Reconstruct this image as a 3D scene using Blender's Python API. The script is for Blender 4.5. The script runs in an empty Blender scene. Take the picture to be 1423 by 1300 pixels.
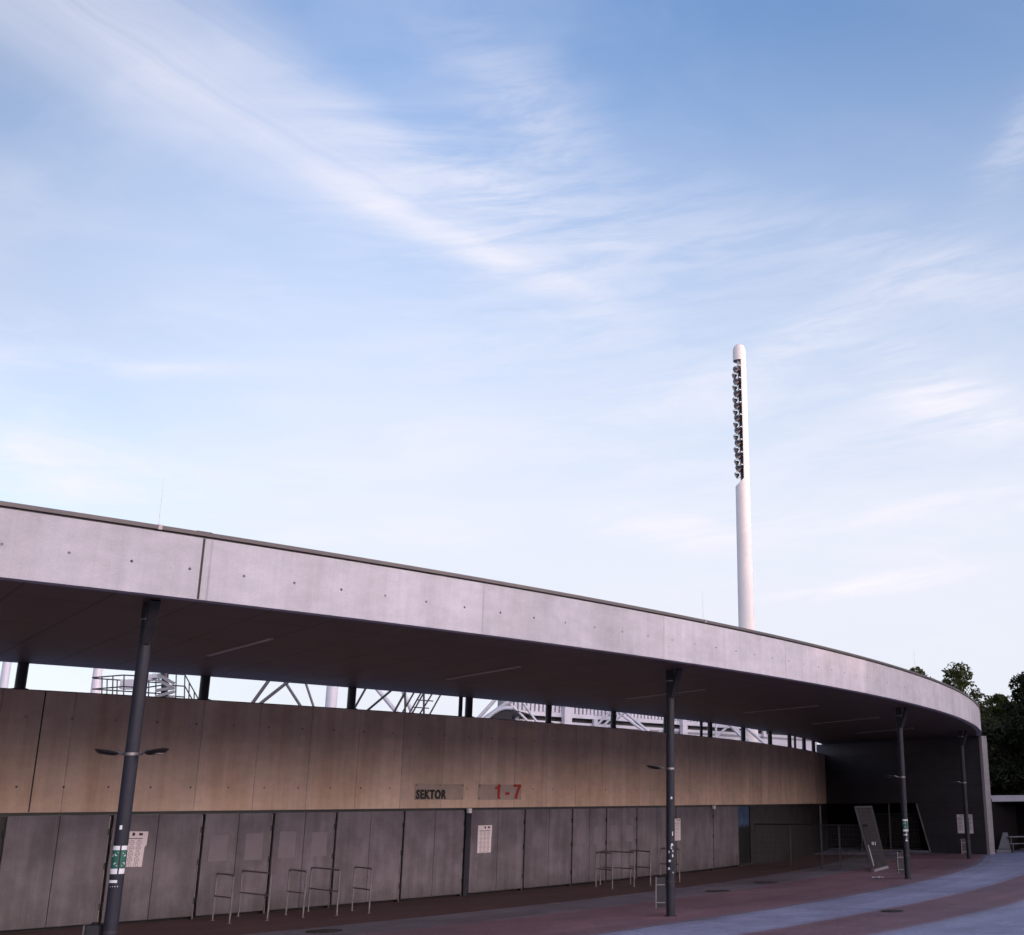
import bpy, math, random
from mathutils import Vector, Matrix
random.seed(7)
R_ = math.radians
scene = bpy.context.scene
COL = scene.collection
PI = math.pi

# ------------------------------------------------------------------ camera
F, CX, CY, W_, EYE = 1623.87, 975.0, 650.0, 1423.0, 2.5
pitch, roll = R_(16.0616), R_(-0.5775)
FW = Vector((0, math.cos(pitch), math.sin(pitch)))
_up = Vector((0, -math.sin(pitch), math.cos(pitch)))
RT = Vector((1, 0, 0))*math.cos(roll) + _up*math.sin(roll)
UP = -Vector((1, 0, 0))*math.sin(roll) + _up*math.cos(roll)
cd = bpy.data.cameras.new('camera')
cam = bpy.data.objects.new('camera', cd)
COL.objects.link(cam)
M = Matrix((RT, UP, -FW)).transposed().to_4x4()
M.translation = (0, 0, EYE)
cam.matrix_world = M
cd.sensor_width = 36
cd.lens = F/W_*36
cd.shift_x = -(CX - W_/2)/W_
cd.clip_start, cd.clip_end = 0.1, 3000
scene.camera = cam


def ray(px, py):
    return RT*((px-CX)/F) - UP*((py-CY)/F) + FW


def at(px, py, Y):
    """world point at distance Y (metres along +Y) in the direction of a photo measurement"""
    d = ray(px, py)
    return d*(Y/d.y) + Vector((0, 0, EYE))


def onz(px, py, z=0.0):
    d = ray(px, py)
    return d*((z-EYE)/d.z) + Vector((0, 0, EYE))


# plan of the building: two circles (metres)
CFX, CFY, RF = -70.044, 76.861, 85.575      # canopy edge
CWX, CWY, RW = -76.872, 85.086, 85.475      # gate wall


def fpt(a, r=0.0, z=0.0):
    return Vector((CFX+(RF+r)*math.cos(a), CFY+(RF+r)*math.sin(a), z))


def wpt(s, r=0.0, z=0.0):
    a = s/RW
    return Vector((CWX+(RW+r)*math.cos(a), CWY+(RW+r)*math.sin(a), z))


def wframe(s, r=0.0, z=0.0):
    """frame on the gate wall: x along wall to the viewer's right, y up, z outward"""
    a = s/RW
    X = Vector((-math.sin(a), math.cos(a), 0)); N = Vector((math.cos(a), math.sin(a), 0))
    m = Matrix((X, Vector((0, 0, 1)), N)).transposed().to_4x4()
    m.translation = wpt(s, r, z)
    return m


# ------------------------------------------------------------------ node helper
class E:
    """a shader socket with arithmetic"""
    nt = None

    def __init__(s, sock): s.s = sock

    @staticmethod
    def m(op, *a, clamp=False):
        n = E.nt.nodes.new('ShaderNodeMath'); n.operation = op; n.use_clamp = clamp
        for i, v in enumerate(a):
            if isinstance(v, E): E.nt.links.new(v.s, n.inputs[i])
            else: n.inputs[i].default_value = v
        return E(n.outputs[0])

    def __add__(s, o): return E.m('ADD', s, o)
    __radd__ = __add__
    def __sub__(s, o): return E.m('SUBTRACT', s, o)
    def __rsub__(s, o): return E.m('SUBTRACT', o, s)
    def __mul__(s, o): return E.m('MULTIPLY', s, o)
    __rmul__ = __mul__
    def __truediv__(s, o): return E.m('DIVIDE', s, o)
    def abs(s): return E.m('ABSOLUTE', s)
    def fract(s): return E.m('FRACT', s)
    def floor(s): return E.m('FLOOR', s)
    def clamp(s): return E.m('ADD', s, 0.0, clamp=True)

    def step(s, a, b, lo=0.0, hi=1.0):
        n = E.nt.nodes.new('ShaderNodeMapRange'); n.interpolation_type = 'SMOOTHSTEP'
        E.nt.links.new(s.s, n.inputs[0])
        for i, v in enumerate((a, b, lo, hi)): n.inputs[1+i].default_value = v
        return E(n.outputs[0])


def new_mat(name):
    m = bpy.data.materials.new(name); m.use_nodes = True
    E.nt = m.node_tree
    return m, m.node_tree.nodes['Principled BSDF']


def comb(x, y, z=0.0):
    n = E.nt.nodes.new('ShaderNodeCombineXYZ')
    for i, v in enumerate((x, y, z)):
        if isinstance(v, E): E.nt.links.new(v.s, n.inputs[i])
        else: n.inputs[i].default_value = v
    return E(n.outputs[0])


def noise(vec, scale=1.0, detail=4.0, rough=0.55, dist=0.0):
    n = E.nt.nodes.new('ShaderNodeTexNoise')
    if vec is not None: E.nt.links.new(vec.s, n.inputs['Vector'])
    n.inputs['Scale'].default_value = scale; n.inputs['Detail'].default_value = detail
    n.inputs['Roughness'].default_value = rough; n.inputs['Distortion'].default_value = dist
    return E(n.outputs['Fac'])


def uv():
    n = E.nt.nodes.new('ShaderNodeUVMap'); n.uv_map = 'UVMap'
    sp = E.nt.nodes.new('ShaderNodeSeparateXYZ'); E.nt.links.new(n.outputs[0], sp.inputs[0])
    return E(sp.outputs[0]), E(sp.outputs[1])


def texco(kind='Object'):
    return E(E.nt.nodes.new('ShaderNodeTexCoord').outputs[kind])


def sep(v):
    sp = E.nt.nodes.new('ShaderNodeSeparateXYZ'); E.nt.links.new(v.s, sp.inputs[0])
    return [E(o) for o in sp.outputs]


def mix(fac, a, b, mode='MIX'):
    n = E.nt.nodes.new('ShaderNodeMix'); n.data_type = 'RGBA'; n.blend_type = mode
    for sock, v in ((n.inputs[0], fac), (n.inputs[6], a), (n.inputs[7], b)):
        if isinstance(v, E): E.nt.links.new(v.s, sock)
        elif isinstance(v, (int, float)): sock.default_value = v
        else: sock.default_value = (*v, 1)
    return E(n.outputs[2])


def scale_col(col, f):
    """multiply a colour by a scalar socket"""
    n = E.nt.nodes.new('ShaderNodeVectorMath'); n.operation = 'SCALE'
    if isinstance(col, E): E.nt.links.new(col.s, n.inputs[0])
    else: n.inputs[0].default_value = col
    E.nt.links.new(f.s, n.inputs['Scale'])
    return E(n.outputs[0])


def setin(b, name, v):
    if isinstance(v, E): E.nt.links.new(v.s, b.inputs[name])
    elif isinstance(v, (int, float)): b.inputs[name].default_value = v
    else: b.inputs[name].default_value = (*v, 1)


def bump(b, h, strength=0.3, dist=0.02):
    n = E.nt.nodes.new('ShaderNodeBump'); n.inputs['Strength'].default_value = strength
    n.inputs['Distance'].default_value = dist
    E.nt.links.new(h.s, n.inputs['Height']); E.nt.links.new(n.outputs[0], b.inputs['Normal'])


def simple(name, col, rough=0.6, metal=0.0, var=0.15, scale=3.0, bmp=0.0, spec=0.5):
    m, b = new_mat(name)
    n = noise(texco('Object'), scale, 6, 0.6)
    setin(b, 'Base Color', scale_col(col, n.step(0.25, 0.75, 1-var, 1+var)))
    setin(b, 'Roughness', n.step(0.3, 0.7, max(rough-0.08, 0.02), min(rough+0.08, 1)))
    b.inputs['Metallic'].default_value = metal
    b.inputs['Specular IOR Level'].default_value = spec
    if bmp: bump(b, n, bmp, 0.01)
    return m


def line(u, u0, p, w):
    """1 on a line every p metres, w wide"""
    d = (((u - u0)/p + 0.5).fract() - 0.5).abs()*p
    return d.step(w*0.5, w*1.1, 1, 0)


def concrete(name, col, tint, joint, holes, streak, joint_amt, fine=True):
    """cast concrete in UV metres (u along the wall, v height)"""
    m, b = new_mat(name)
    u, v = uv()
    big = noise(comb(u, v), 0.55, 5, 0.6)
    cloud = noise(comb(u*1.0, v*1.6), 2.3, 6, 0.65)
    st = noise(comb(u*4.2, v*0.16), 1.0, 5, 0.7)
    st2 = noise(comb(u*1.4 + 31.0, v*0.22), 1.0, 4, 0.6)
    grain = noise(comb(u, v), 38.0, 3, 0.7)
    k = big.step(0.3, 0.7, 0.90, 1.08)*cloud.step(0.3, 0.7, 0.93, 1.06)*st.step(0.3, 0.72, 1+streak*0.5, 1-streak)*grain.step(0.3, 0.7, 0.94, 1.05)
    base = scale_col(mix(st2.step(0.4, 0.68), col, tint), k)
    ju0, jp, jw = joint
    cell = ((u-ju0)/jp + 0.0).floor()
    wn = E.nt.nodes.new('ShaderNodeTexWhiteNoise'); wn.noise_dimensions = '1D'
    E.nt.links.new(cell.s, wn.inputs['W'])
    pv = E(wn.outputs['Value'])
    base = scale_col(base, pv.step(0, 1, 0.93, 1.06))
    jn = line(u, ju0, jp, jw)
    jv = noise(comb(u*0.5, v*1.3), 1.0, 3)
    jn = jn*jv.step(0.3, 0.6, 0.35, 1.0)*joint_amt
    hmask = None
    for (hu0, hp, hv, hr) in holes:
        du = (((u - hu0)/hp + 0.5).fract() - 0.5)*hp
        dv = v - hv
        d = E.m('SQRT', du*du + dv*dv)
        h = d.step(hr*0.7, hr*1.15, 1, 0)
        hmask = h if hmask is None else (hmask + h)
    pit = noise(comb(u, v), 9.0, 2, 0.5).step(0.76, 0.80, 0, 0.35)
    dark = (jn + pit)
    if hmask is not None: dark = dark + hmask*cloud.step(0.35, 0.6, 0.35, 0.85)
    base = scale_col(base, 1.0 - dark.clamp())
    setin(b, 'Base Color', base)
    b.inputs['Roughness'].default_value = 0.82
    b.inputs['Specular IOR Level'].default_value = 0.3
    bump(b, grain*0.25 + cloud*0.4 - dark*1.5, 0.35, 0.012)
    return m


MAT = {}
MAT['fascia'] = concrete('fascia_concrete', (0.478, 0.462, 0.505), (0.44, 0.420, 0.455), (-64.7, 5.4, 0.022), [(-65.01-0.0, 0.878, 6.10, 0.024)], 0.07, 0.22)
MAT['wall'] = concrete('wall_concrete', (0.64, 0.488, 0.400), (0.56, 0.40, 0.305), (-61.0, 1.498, 0.014), [(-61.13, 0.957, 3.0, 0.026), (-61.15, 0.957, 4.49, 0.026)], 0.10, 0.42)
MAT['fin'] = concrete('fin_concrete', (0.27, 0.255, 0.275), (0.24, 0.225, 0.245), (0, 50, 0.01), [], 0.06, 0.0)

# gate leaves: fine perforated sheet, blotchy
m, b = new_mat('perforated_gate_sheet')
u, v = uv()
blot = noise(comb(u*1.1, v*1.1), 1.0, 5, 0.62)
stv = noise(comb(u*3.2, v*0.28), 1.0, 4, 0.65)
holes_ = (((u*28.0).fract()-0.5).abs() + ((v*28.0).fract()-0.5).abs()).step(0.25, 0.6, 0.78, 1.05)
vl = noise(comb(u*0.22, v*0.22), 1.0, 2, 0.5)
grime = noise(comb(u*2.5, v*0.9), 1.0, 4, 0.6) - v*0.9
k = grime.step(-0.1, 0.5, 1.0, 0.62)*blot.step(0.28, 0.72, 0.74, 1.26)*stv.step(0.3, 0.7, 0.80, 1.18)*holes_
setin(b, 'Base Color', scale_col(mix(vl.step(0.4, 0.6), (0.142, 0.127, 0.158), (0.132, 0.121, 0.146)), k))
b.inputs['Roughness'].default_value = 0.62; b.inputs['Metallic'].default_value = 0.0
bump(b, holes_, 0.15, 0.004)
MAT['gate'] = m

# soffit panels
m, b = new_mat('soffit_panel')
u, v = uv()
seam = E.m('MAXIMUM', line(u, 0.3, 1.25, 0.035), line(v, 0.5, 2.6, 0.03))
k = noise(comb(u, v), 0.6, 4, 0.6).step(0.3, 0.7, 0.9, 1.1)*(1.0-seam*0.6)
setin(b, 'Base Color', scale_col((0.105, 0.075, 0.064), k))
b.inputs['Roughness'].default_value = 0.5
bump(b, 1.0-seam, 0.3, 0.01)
MAT['soffit'] = m

# dark fibre cement cladding with panel joints
m, b = new_mat('dark_cladding')
u, v = uv()
seam = E.m('MAXIMUM', line(v, 0.03, 0.81, 0.022), line(u, 0.9, 2.4, 0.02))
k = noise(comb(u, v), 1.2, 5, 0.6).step(0.3, 0.7, 0.85, 1.15)*(1.0-seam*0.4)
setin(b, 'Base Color', scale_col((0.036, 0.034, 0.042), k))
b.inputs['Roughness'].default_value = 0.55
bump(b, 1.0-seam, 0.15, 0.006)
MAT['clad'] = m


def paving(name, c1, c2, dirt, worn=None):
    m, b = new_mat(name)
    o = texco('Object')
    big = noise(o, 0.13, 5, 0.6); mid = noise(o, 0.9, 6, 0.65); gr = noise(o, 45, 3, 0.7)
    blot = noise(o, 0.34, 6, 0.7)
    x, y, z = sep(o)
    dx, dy = x - CFX, y - CFY
    rr = E.m('SQRT', dx*dx + dy*dy); an = E.m('ARCTAN2', dy, dx)*RF
    sm = E.m('MAXIMUM', line(rr, RF, 2.0, 0.022), line(an, 0.0, 3.0, 0.022))
    tr = noise(comb(rr*1.7, an*0.05), 1.0, 4, 0.6)
    k = big.step(0.3, 0.7, 0.82, 1.15)*mid.step(0.3, 0.7, 0.88, 1.1)*gr.step(0.3, 0.7, 0.8, 1.18)*noise(o, 7.0, 4, 0.75).step(0.3, 0.7, 0.86, 1.14)*tr.step(0.3, 0.7, 0.90, 1.08)*(1.0-sm*0.28)
    col_ = mix(blot.step(0.42, 0.66), c1, c2)
    if worn:          # the colour is worn away along the edges of the band
        ro = rr - RF + (noise(o, 0.8, 5, 0.7) - 0.5)*0.4
        keep = (ro - worn[0]).step(-0.2, 0.2)*(worn[1] - ro).step(-0.2, 0.2)
        col_ = mix(keep, worn[2], col_)
    base = scale_col(col_, k)
    stain = noise(o, 1.7, 3, 0.5).step(0.68, 0.76, 0, dirt)
    base = scale_col(base, 1.0-stain)
    setin(b, 'Base Color', base)
    setin(b, 'Roughness', big.step(0.3, 0.7, 0.6, 0.85))
    b.inputs['Specular IOR Level'].default_value = 0.3
    bump(b, gr, 0.25, 0.006)
    return m


MAT['paving'] = paving('grey_paving', (0.235, 0.245, 0.37), (0.185, 0.19, 0.29), 0.3)
MAT['red'] = paving('red_paving', (0.160, 0.090, 0.112), (0.135, 0.084, 0.108), 0.35, (-4.3, -0.42, (0.150, 0.135, 0.18)))
MAT['redouter'] = paving('outer_red_paving', (0.155, 0.090, 0.112), (0.135, 0.084, 0.108), 0.35, (2.2, 4.5, (0.22, 0.225, 0.33)))
MAT['darkred'] = paving('dark_red_paving', (0.075, 0.042, 0.048), (0.062, 0.038, 0.045), 0.35)
MAT['darkgrey'] = paving('dark_grey_paving', (0.125, 0.115, 0.15), (0.10, 0.085, 0.11), 0.35)
MAT['column'] = simple('column_paint', (0.017, 0.018, 0.029), 0.5, 0.0, 0.25, 2.2, 0, 0.3)
MAT['black'] = simple('black_steel', (0.012, 0.011, 0.013), 0.5, 0, 0.2)
MAT['darkmetal'] = simple('dark_frame_metal', (0.035, 0.033, 0.038), 0.5, 0.3, 0.2)
MAT['galv'] = simple('galvanised_steel', (0.42, 0.41, 0.42), 0.42, 0.75, 0.2, 8)
MAT['rail'] = simple('rail_steel', (0.23, 0.21, 0.22), 0.4, 0.8, 0.25, 6)
MAT['coping'] = simple('coping_sheet', (0.085, 0.076, 0.082), 0.45, 0.3, 0.15, 1.5)
MAT['whitepaint'] = simple('white_steel_paint', (0.50, 0.50, 0.57), 0.45, 0, 0.07, 1.0)
MAT['greypaint'] = simple('grey_steel_paint', (0.22, 0.22, 0.25), 0.45, 0, 0.1, 1.0)
MAT['rearpanel'] = simple('rear_panel', (0.018, 0.017, 0.022), 0.6, 0, 0.25, 0.9)
MAT['gatesheet'] = simple('gate_sheet', (0.011, 0.013, 0.020), 0.85, 0, 0.2, 1.5, 0, 0.1)
MAT['strutpaint'] = simple('strut_paint', (0.085, 0.085, 0.10), 0.5, 0, 0.15, 1.5)
MAT['shelteredge'] = simple('shelter_edge', (0.36, 0.36, 0.44), 0.5, 0, 0.1, 1.0)
MAT['fencepaint'] = simple('fence_paint', (0.020, 0.020, 0.025), 0.5, 0, 0.15, 2.0)
MAT['mast'] = simple('mast_paint', (0.70, 0.665, 0.665), 0.5, 0, 0.06, 0.35)
MAT['mastin'] = simple('mast_inside', (0.07, 0.055, 0.06), 0.7, 0, 0.1)
MAT['lampbody'] = simple('floodlight_body', (0.06, 0.055, 0.062), 0.4, 0.4, 0.2)
MAT['lampglass'] = simple('floodlight_glass', (0.20, 0.19, 0.21), 0.15, 0.3, 0.1)
MAT['luminaire'] = simple('luminaire_body', (0.018, 0.018, 0.02), 0.45, 0.2, 0.1)
MAT['lens'] = simple('lamp_lens', (0.16, 0.12, 0.12), 0.2, 0, 0.1)
MAT['clight'] = simple('ceiling_light_cover', (0.42, 0.36, 0.34), 0.35, 0, 0.05)
MAT['paper'] = simple('poster_paper', (0.74, 0.69, 0.75), 0.7, 0, 0.06, 6)
MAT['ink'] = simple('poster_ink', (0.20, 0.14, 0.16), 0.7, 0, 0.1, 6)
MAT['inkdark'] = simple('poster_dark_ink', (0.05, 0.04, 0.045), 0.7, 0, 0.1, 6)
MAT['plate'] = simple('sign_plate', (0.40, 0.315, 0.275), 0.55, 0, 0.1, 3)
MAT['letterblack'] = simple('black_letter', (0.012, 0.011, 0.012), 0.5, 0, 0.05)
MAT['letterred'] = simple('red_letter', (0.42, 0.022, 0.015), 0.5, 0, 0.08)
MAT['green'] = simple('green_sticker', (0.012, 0.105, 0.075), 0.45, 0, 0.12, 5)
MAT['white'] = simple('white_sticker', (0.68, 0.68, 0.72), 0.5, 0, 0.1, 7)
MAT['patch'] = simple('bleached_patch', (0.175, 0.158, 0.192), 0.65, 0, 0.10, 3)
MAT['bark'] = simple('bark', (0.05, 0.04, 0.03), 0.9, 0, 0.3, 4, 0.5)
MAT['roofing'] = simple('roof_membrane', (0.15, 0.14, 0.14), 0.85, 0, 0.2, 0.8)
MAT['board'] = simple('weathered_board', (0.19, 0.185, 0.21), 0.7, 0, 0.15, 4)
MAT['iron'] = simple('cast_iron', (0.028, 0.024, 0.026), 0.55, 0.4, 0.3, 9, 0.5)
MAT['interior'] = simple('dark_interior', (0.012, 0.011, 0.012), 0.9, 0, 0.2, 3.0, 0, 0.1)

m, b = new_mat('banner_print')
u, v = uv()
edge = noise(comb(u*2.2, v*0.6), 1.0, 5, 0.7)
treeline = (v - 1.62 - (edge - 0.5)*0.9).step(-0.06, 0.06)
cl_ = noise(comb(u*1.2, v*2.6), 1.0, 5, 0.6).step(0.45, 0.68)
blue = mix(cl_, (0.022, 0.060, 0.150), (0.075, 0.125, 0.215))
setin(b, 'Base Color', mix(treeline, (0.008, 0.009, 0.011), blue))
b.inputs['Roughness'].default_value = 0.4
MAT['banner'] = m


def leafmat(name, c1, c2):
    m, b = new_mat(name)
    g = E.nt.nodes.new('ShaderNodeNewGeometry')
    r = E(g.outputs['Random Per Island'])
    n = noise(texco('Object'), 0.7, 3, 0.6)
    setin(b, 'Base Color', scale_col(mix(r, c1, c2), n.step(0.3, 0.7, 0.75, 1.25)))
    b.inputs['Roughness'].default_value = 0.6
    b.inputs['Specular IOR Level'].default_value = 0.25
    t = E.nt.nodes.new('ShaderNodeBsdfTranslucent'); t.inputs[0].default_value = (c2[0], c2[1]*1.1, c2[2]*.5, 1)
    ms = E.nt.nodes.new('ShaderNodeMixShader'); ms.inputs[0].default_value = 0.25
    out = E.nt.nodes['Material Output']
    E.nt.links.new(b.outputs[0], ms.inputs[1]); E.nt.links.new(t.outputs[0], ms.inputs[2]); E.nt.links.new(ms.outputs[0], out.inputs[0])
    return m


MAT['leaf'] = leafmat('leaf', (0.026, 0.040, 0.012), (0.066, 0.072, 0.022))
MAT['leafdark'] = leafmat('leaf_dark', (0.010, 0.016, 0.007), (0.026, 0.032, 0.012))


# ------------------------------------------------------------------ mesh builder
class MB:
    def __init__(s): s.v = []; s.f = []; s.uv = []; s.mi = []; s.cur = 0

    def face(s, pts, uvs=None):
        i = len(s.v); s.v += [tuple(p) for p in pts]; s.f.append(list(range(i, i+len(pts))))
        s.uv.append(uvs or [(0, 0)]*len(pts)); s.mi.append(s.cur)

    def idx(s, verts, faces):
        i = len(s.v); s.v += [tuple(p) for p in verts]
        for f in faces:
            s.f.append([i+k for k in f]); s.uv.append([(0, 0)]*len(f)); s.mi.append(s.cur)

    def box(s, lo, hi, m=None):
        x0, y0, z0 = lo; x1, y1, z1 = hi
        vs = [Vector(p) for p in ((x0, y0, z0), (x1, y0, z0), (x1, y1, z0), (x0, y1, z0), (x0, y0, z1), (x1, y0, z1), (x1, y1, z1), (x0, y1, z1))]
        if m is not None: vs = [m @ p for p in vs]
        s.idx(vs, ((0, 3, 2, 1), (4, 5, 6, 7), (0, 1, 5, 4), (1, 2, 6, 5), (2, 3, 7, 6), (3, 0, 4, 7)))
        return s

    def tube(s, a, b, r, r2=None, n=12, caps=True):
        a, b = Vector(a), Vector(b); r2 = r if r2 is None else r2
        d = (b-a).normalized()
        x = d.orthogonal().normalized(); y = d.cross(x)
        vs = []
        for p, q in ((a, r), (b, r2)):
            for k in range(n):
                t = 2*PI*k/n; vs.append(p + x*(q*math.cos(t)) + y*(q*math.sin(t)))
        fs = [(k, (k+1) % n, n+(k+1) % n, n+k) for k in range(n)]
        if caps: fs += [tuple(range(n-1, -1, -1)), tuple(range(n, 2*n))]
        s.idx(vs, fs); return s

    def path(s, pts, r, n=8):
        """tube along a polyline, one surface with mitred corners"""
        pts = [Vector(p) for p in pts]
        dirs = []
        for i in range(len(pts)):
            a = pts[max(i-1, 0)]; c = pts[min(i+1, len(pts)-1)]
            dirs.append((c-a).normalized())
        x = dirs[0].orthogonal().normalized()
        vs = []
        for p, d in zip(pts, dirs):
            x = (x - d*x.dot(d)).normalized(); y = d.cross(x)
            vs += [p + x*(r*math.cos(2*PI*k/n)) + y*(r*math.sin(2*PI*k/n)) for k in range(n)]
        fs = []
        for i in range(len(pts)-1):
            fs += [(i*n+k, i*n+(k+1) % n, (i+1)*n+(k+1) % n, (i+1)*n+k) for k in range(n)]
        fs += [tuple(range(n-1, -1, -1)), tuple(range((len(pts)-1)*n, len(pts)*n))]
        s.idx(vs, fs); return s

    def bar(s, a, b, w, h):
        """square bar between two points"""
        a, b = Vector(a), Vector(b); d = (b-a); L = d.length; d.normalize()
        up = Vector((0, 0, 1)) if abs(d.z) < 0.95 else Vector((0, 1, 0))
        x = d.cross(up).normalized(); z = x.cross(d)
        m = Matrix((x, d, z)).transposed().to_4x4(); m.translation = a
        return s.box((-w/2, 0, -h/2), (w/2, L, h/2), m)

    def lathe(s, prof, c=(0, 0, 0), n=24, a0=0.0, a1=2*PI, m=None):
        full = abs(a1-a0-2*PI) < 1e-6
        k = n if full else n+1
        vs = []
        for r, z in prof:
            for i in range(k):
                t = a0+(a1-a0)*i/n
                p = Vector((c[0]+r*math.cos(t), c[1]+r*math.sin(t), c[2]+z))
                vs.append(m @ p if m is not None else p)
        fs = []
        for j in range(len(prof)-1):
            for i in range(n):
                i2 = (i+1) % k
                fs.append((j*k+i, j*k+i2, (j+1)*k+i2, (j+1)*k+i))
        s.idx(vs, fs); return s

    def arc(s, fn, t0, t1, n, r0, r1, z0, z1, ul):
        """solid curved bar: fn(t, r, z) plan, ul(t) arc metres for the UV"""
        for i in range(n):
            ta, tb = t0+(t1-t0)*i/n, t0+(t1-t0)*(i+1)/n
            ua, ub = ul(ta), ul(tb)
            def P(t, r, z): return fn(t, r, z)
            s.face([P(ta, r1, z0), P(tb, r1, z0), P(tb, r1, z1), P(ta, r1, z1)], [(ua, z0), (ub, z0), (ub, z1), (ua, z1)])
            s.face([P(tb, r0, z0), P(ta, r0, z0), P(ta, r0, z1), P(tb, r0, z1)], [(ub, z0), (ua, z0), (ua, z1), (ub, z1)])
            s.face([P(ta, r0, z1), P(ta, r1, z1), P(tb, r1, z1), P(tb, r0, z1)], [(ua, z1), (ua, z1+r1-r0), (ub, z1+r1-r0), (ub, z1)])
            s.face([P(ta, r1, z0), P(ta, r0, z0), P(tb, r0, z0), P(tb, r1, z0)], [(ua, z0), (ua, z0-.1), (ub, z0-.1), (ub, z0)])
        for t, rev in ((t0, 0), (t1, 1)):
            q = [fn(t, r0, z0), fn(t, r1, z0), fn(t, r1, z1), fn(t, r0, z1)]
            u0 = ul(t); w = [(u0, z0), (u0+r1-r0, z0), (u0+r1-r0, z1), (u0, z1)]
            if rev: q.reverse(); w.reverse()
            s.face(q, w)
        return s

    def build(s, name, mats, parent=None, smooth=None, weld=False):
        me = bpy.data.meshes.new(name)
        me.from_pydata(s.v, [], s.f)
        l = me.uv_layers.new(name='UVMap')
        flat = [c for f in s.uv for p in f for c in p]
        l.data.foreach_set('uv', flat)
        mats = mats if isinstance(mats, (list, tuple)) else [mats]
        for m in mats: me.materials.append(MAT[m] if isinstance(m, str) else m)
        me.polygons.foreach_set('material_index', s.mi)
        if weld:
            import bmesh
            bm = bmesh.new(); bm.from_mesh(me); bmesh.ops.remove_doubles(bm, verts=bm.verts, dist=1e-5); bm.to_mesh(me); bm.free()
        if smooth is not None:
            me.shade_smooth(); me.set_sharp_from_angle(angle=R_(smooth))
        me.update()
        o = bpy.data.objects.new(name, me); COL.objects.link(o)
        if parent is not None: o.parent = parent; o.matrix_parent_inverse = parent.matrix_world.inverted() if False else Matrix.Identity(4)
        return o


def tag(o, label=None, cat=None, group=None, kind=None):
    if label: o['label'] = label
    if cat: o['category'] = cat
    if group: o['group'] = group
    if kind: o['kind'] = kind
    return o


def empty(name, loc=(0, 0, 0), m=None):
    o = bpy.data.objects.new(name, None); COL.objects.link(o)
    if m is not None: o.matrix_world = m
    else: o.location = loc
    o.empty_display_size = 0.3
    return o


def copy_tree(o, parent=None):
    c = o.copy(); COL.objects.link(c)
    if parent is not None: c.parent = parent
    for ch in [q for q in bpy.data.objects if q.parent == o]: copy_tree(ch, c)
    return c


def text_mesh(body, size, extrude, offset, mat, name, parent, loc, sx=1.0, flat=None):
    cu = bpy.data.curves.new('lettering', 'FONT'); cu.body = body; cu.size = size
    cu.extrude = extrude; cu.offset = offset; cu.resolution_u = 6; cu.space_character = 1.17
    t = bpy.data.objects.new('lettering', cu); COL.objects.link(t)
    dg = bpy.context.evaluated_depsgraph_get()
    me = bpy.data.meshes.new_from_object(t.evaluated_get(dg))
    bpy.data.objects.remove(t)
    me.materials.clear(); me.materials.append(MAT[mat])
    xs = [v.co.x for v in me.vertices]; x0 = min(xs)
    for v in me.vertices: v.co.x = (v.co.x-x0)*sx
    o = bpy.data.objects.new(name, me); COL.objects.link(o)
    o.parent = parent; o.location = loc
    return o


# ------------------------------------------------------------------ ground
mb = MB(); mb.face([(-400, -250, 0), (400, -250, 0), (400, 500, 0), (-400, 500, 0)])
tag(mb.build('ground', 'paving'), kind='structure')


def ring(r0, r1, z, name, a0=-1.6, a1=0.25, n=500, mat='red'):
    mb = MB()
    wob = lambda t, k: 0.022*math.sin(t*173+k) + 0.012*math.sin(t*411+2*k)
    for i in range(n):
        ta, tb = a0+(a1-a0)*i/n, a0+(a1-a0)*(i+1)/n
        mb.face([fpt(ta, r0+wob(ta, r0), z), fpt(ta, r1+wob(ta, r1), z), fpt(tb, r1+wob(tb, r1), z), fpt(tb, r0+wob(tb, r0), z)])
    return tag(mb.build(name, mat), kind='structure')


ring(-11.5, -6.4, 0.004, 'red_paving_by_gates', a1=-0.2, mat='darkred')
ring(-6.4, -4.2, 0.004, 'dark_grey_paving', a1=-0.2, mat='darkgrey')
ring(-4.38, -0.25, 0.006, 'red_paving_under_canopy', a1=-0.185)
ring(1.95, 4.75, 0.004, 'red_paving_outer', mat='redouter')

# ------------------------------------------------------------------ building
B = empty('entrance_building', (0, 0, 0))
tag(B, 'long curved concrete entrance building with a deep overhanging canopy, steel columns and perforated metal gates', 'building')
A0, A1 = -1.02, -0.197
fl = lambda t: t*RF
mb = MB().arc(lambda t, r, z: fpt(t, r, z), A0, A1, 190, -0.22, 0.0, 5.64, 6.615, fl)
fas = mb.build('fascia', 'fascia', B, smooth=40, weld=True)
fas['label'] = 'pale pinkish concrete fascia band along the canopy edge'
# open movement joint in the fascia: narrow cover strip
aj = -64.85/RF
mb = MB().arc(lambda t, r, z: fpt(t, r, z), aj, aj+0.035/RF, 1, 0.0, 0.004, 5.645, 6.61, fl)
mb.build('joint_strip', 'black', B)
mb = MB().arc(lambda t, r, z: fpt(t, r, z), A0, A1, 190, -0.3, -0.012, 6.615, 6.645, fl)
mb.build('shadow_gap', 'black', B, smooth=40, weld=True)
mb = MB().arc(lambda t, r, z: fpt(t, r, z), A0, A1, 190, -0.42, 0.03, 6.645, 6.708, fl)
mb.build('coping', 'coping', B, smooth=40, weld=True)
# coping joint cover above the movement joint
mb = MB().arc(lambda t, r, z: fpt(t, r, z), aj-0.12/RF, aj+0.12/RF, 2, -0.44, 0.034, 6.70, 6.716, fl)
mb.build('coping_cover', 'coping', B)


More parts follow.
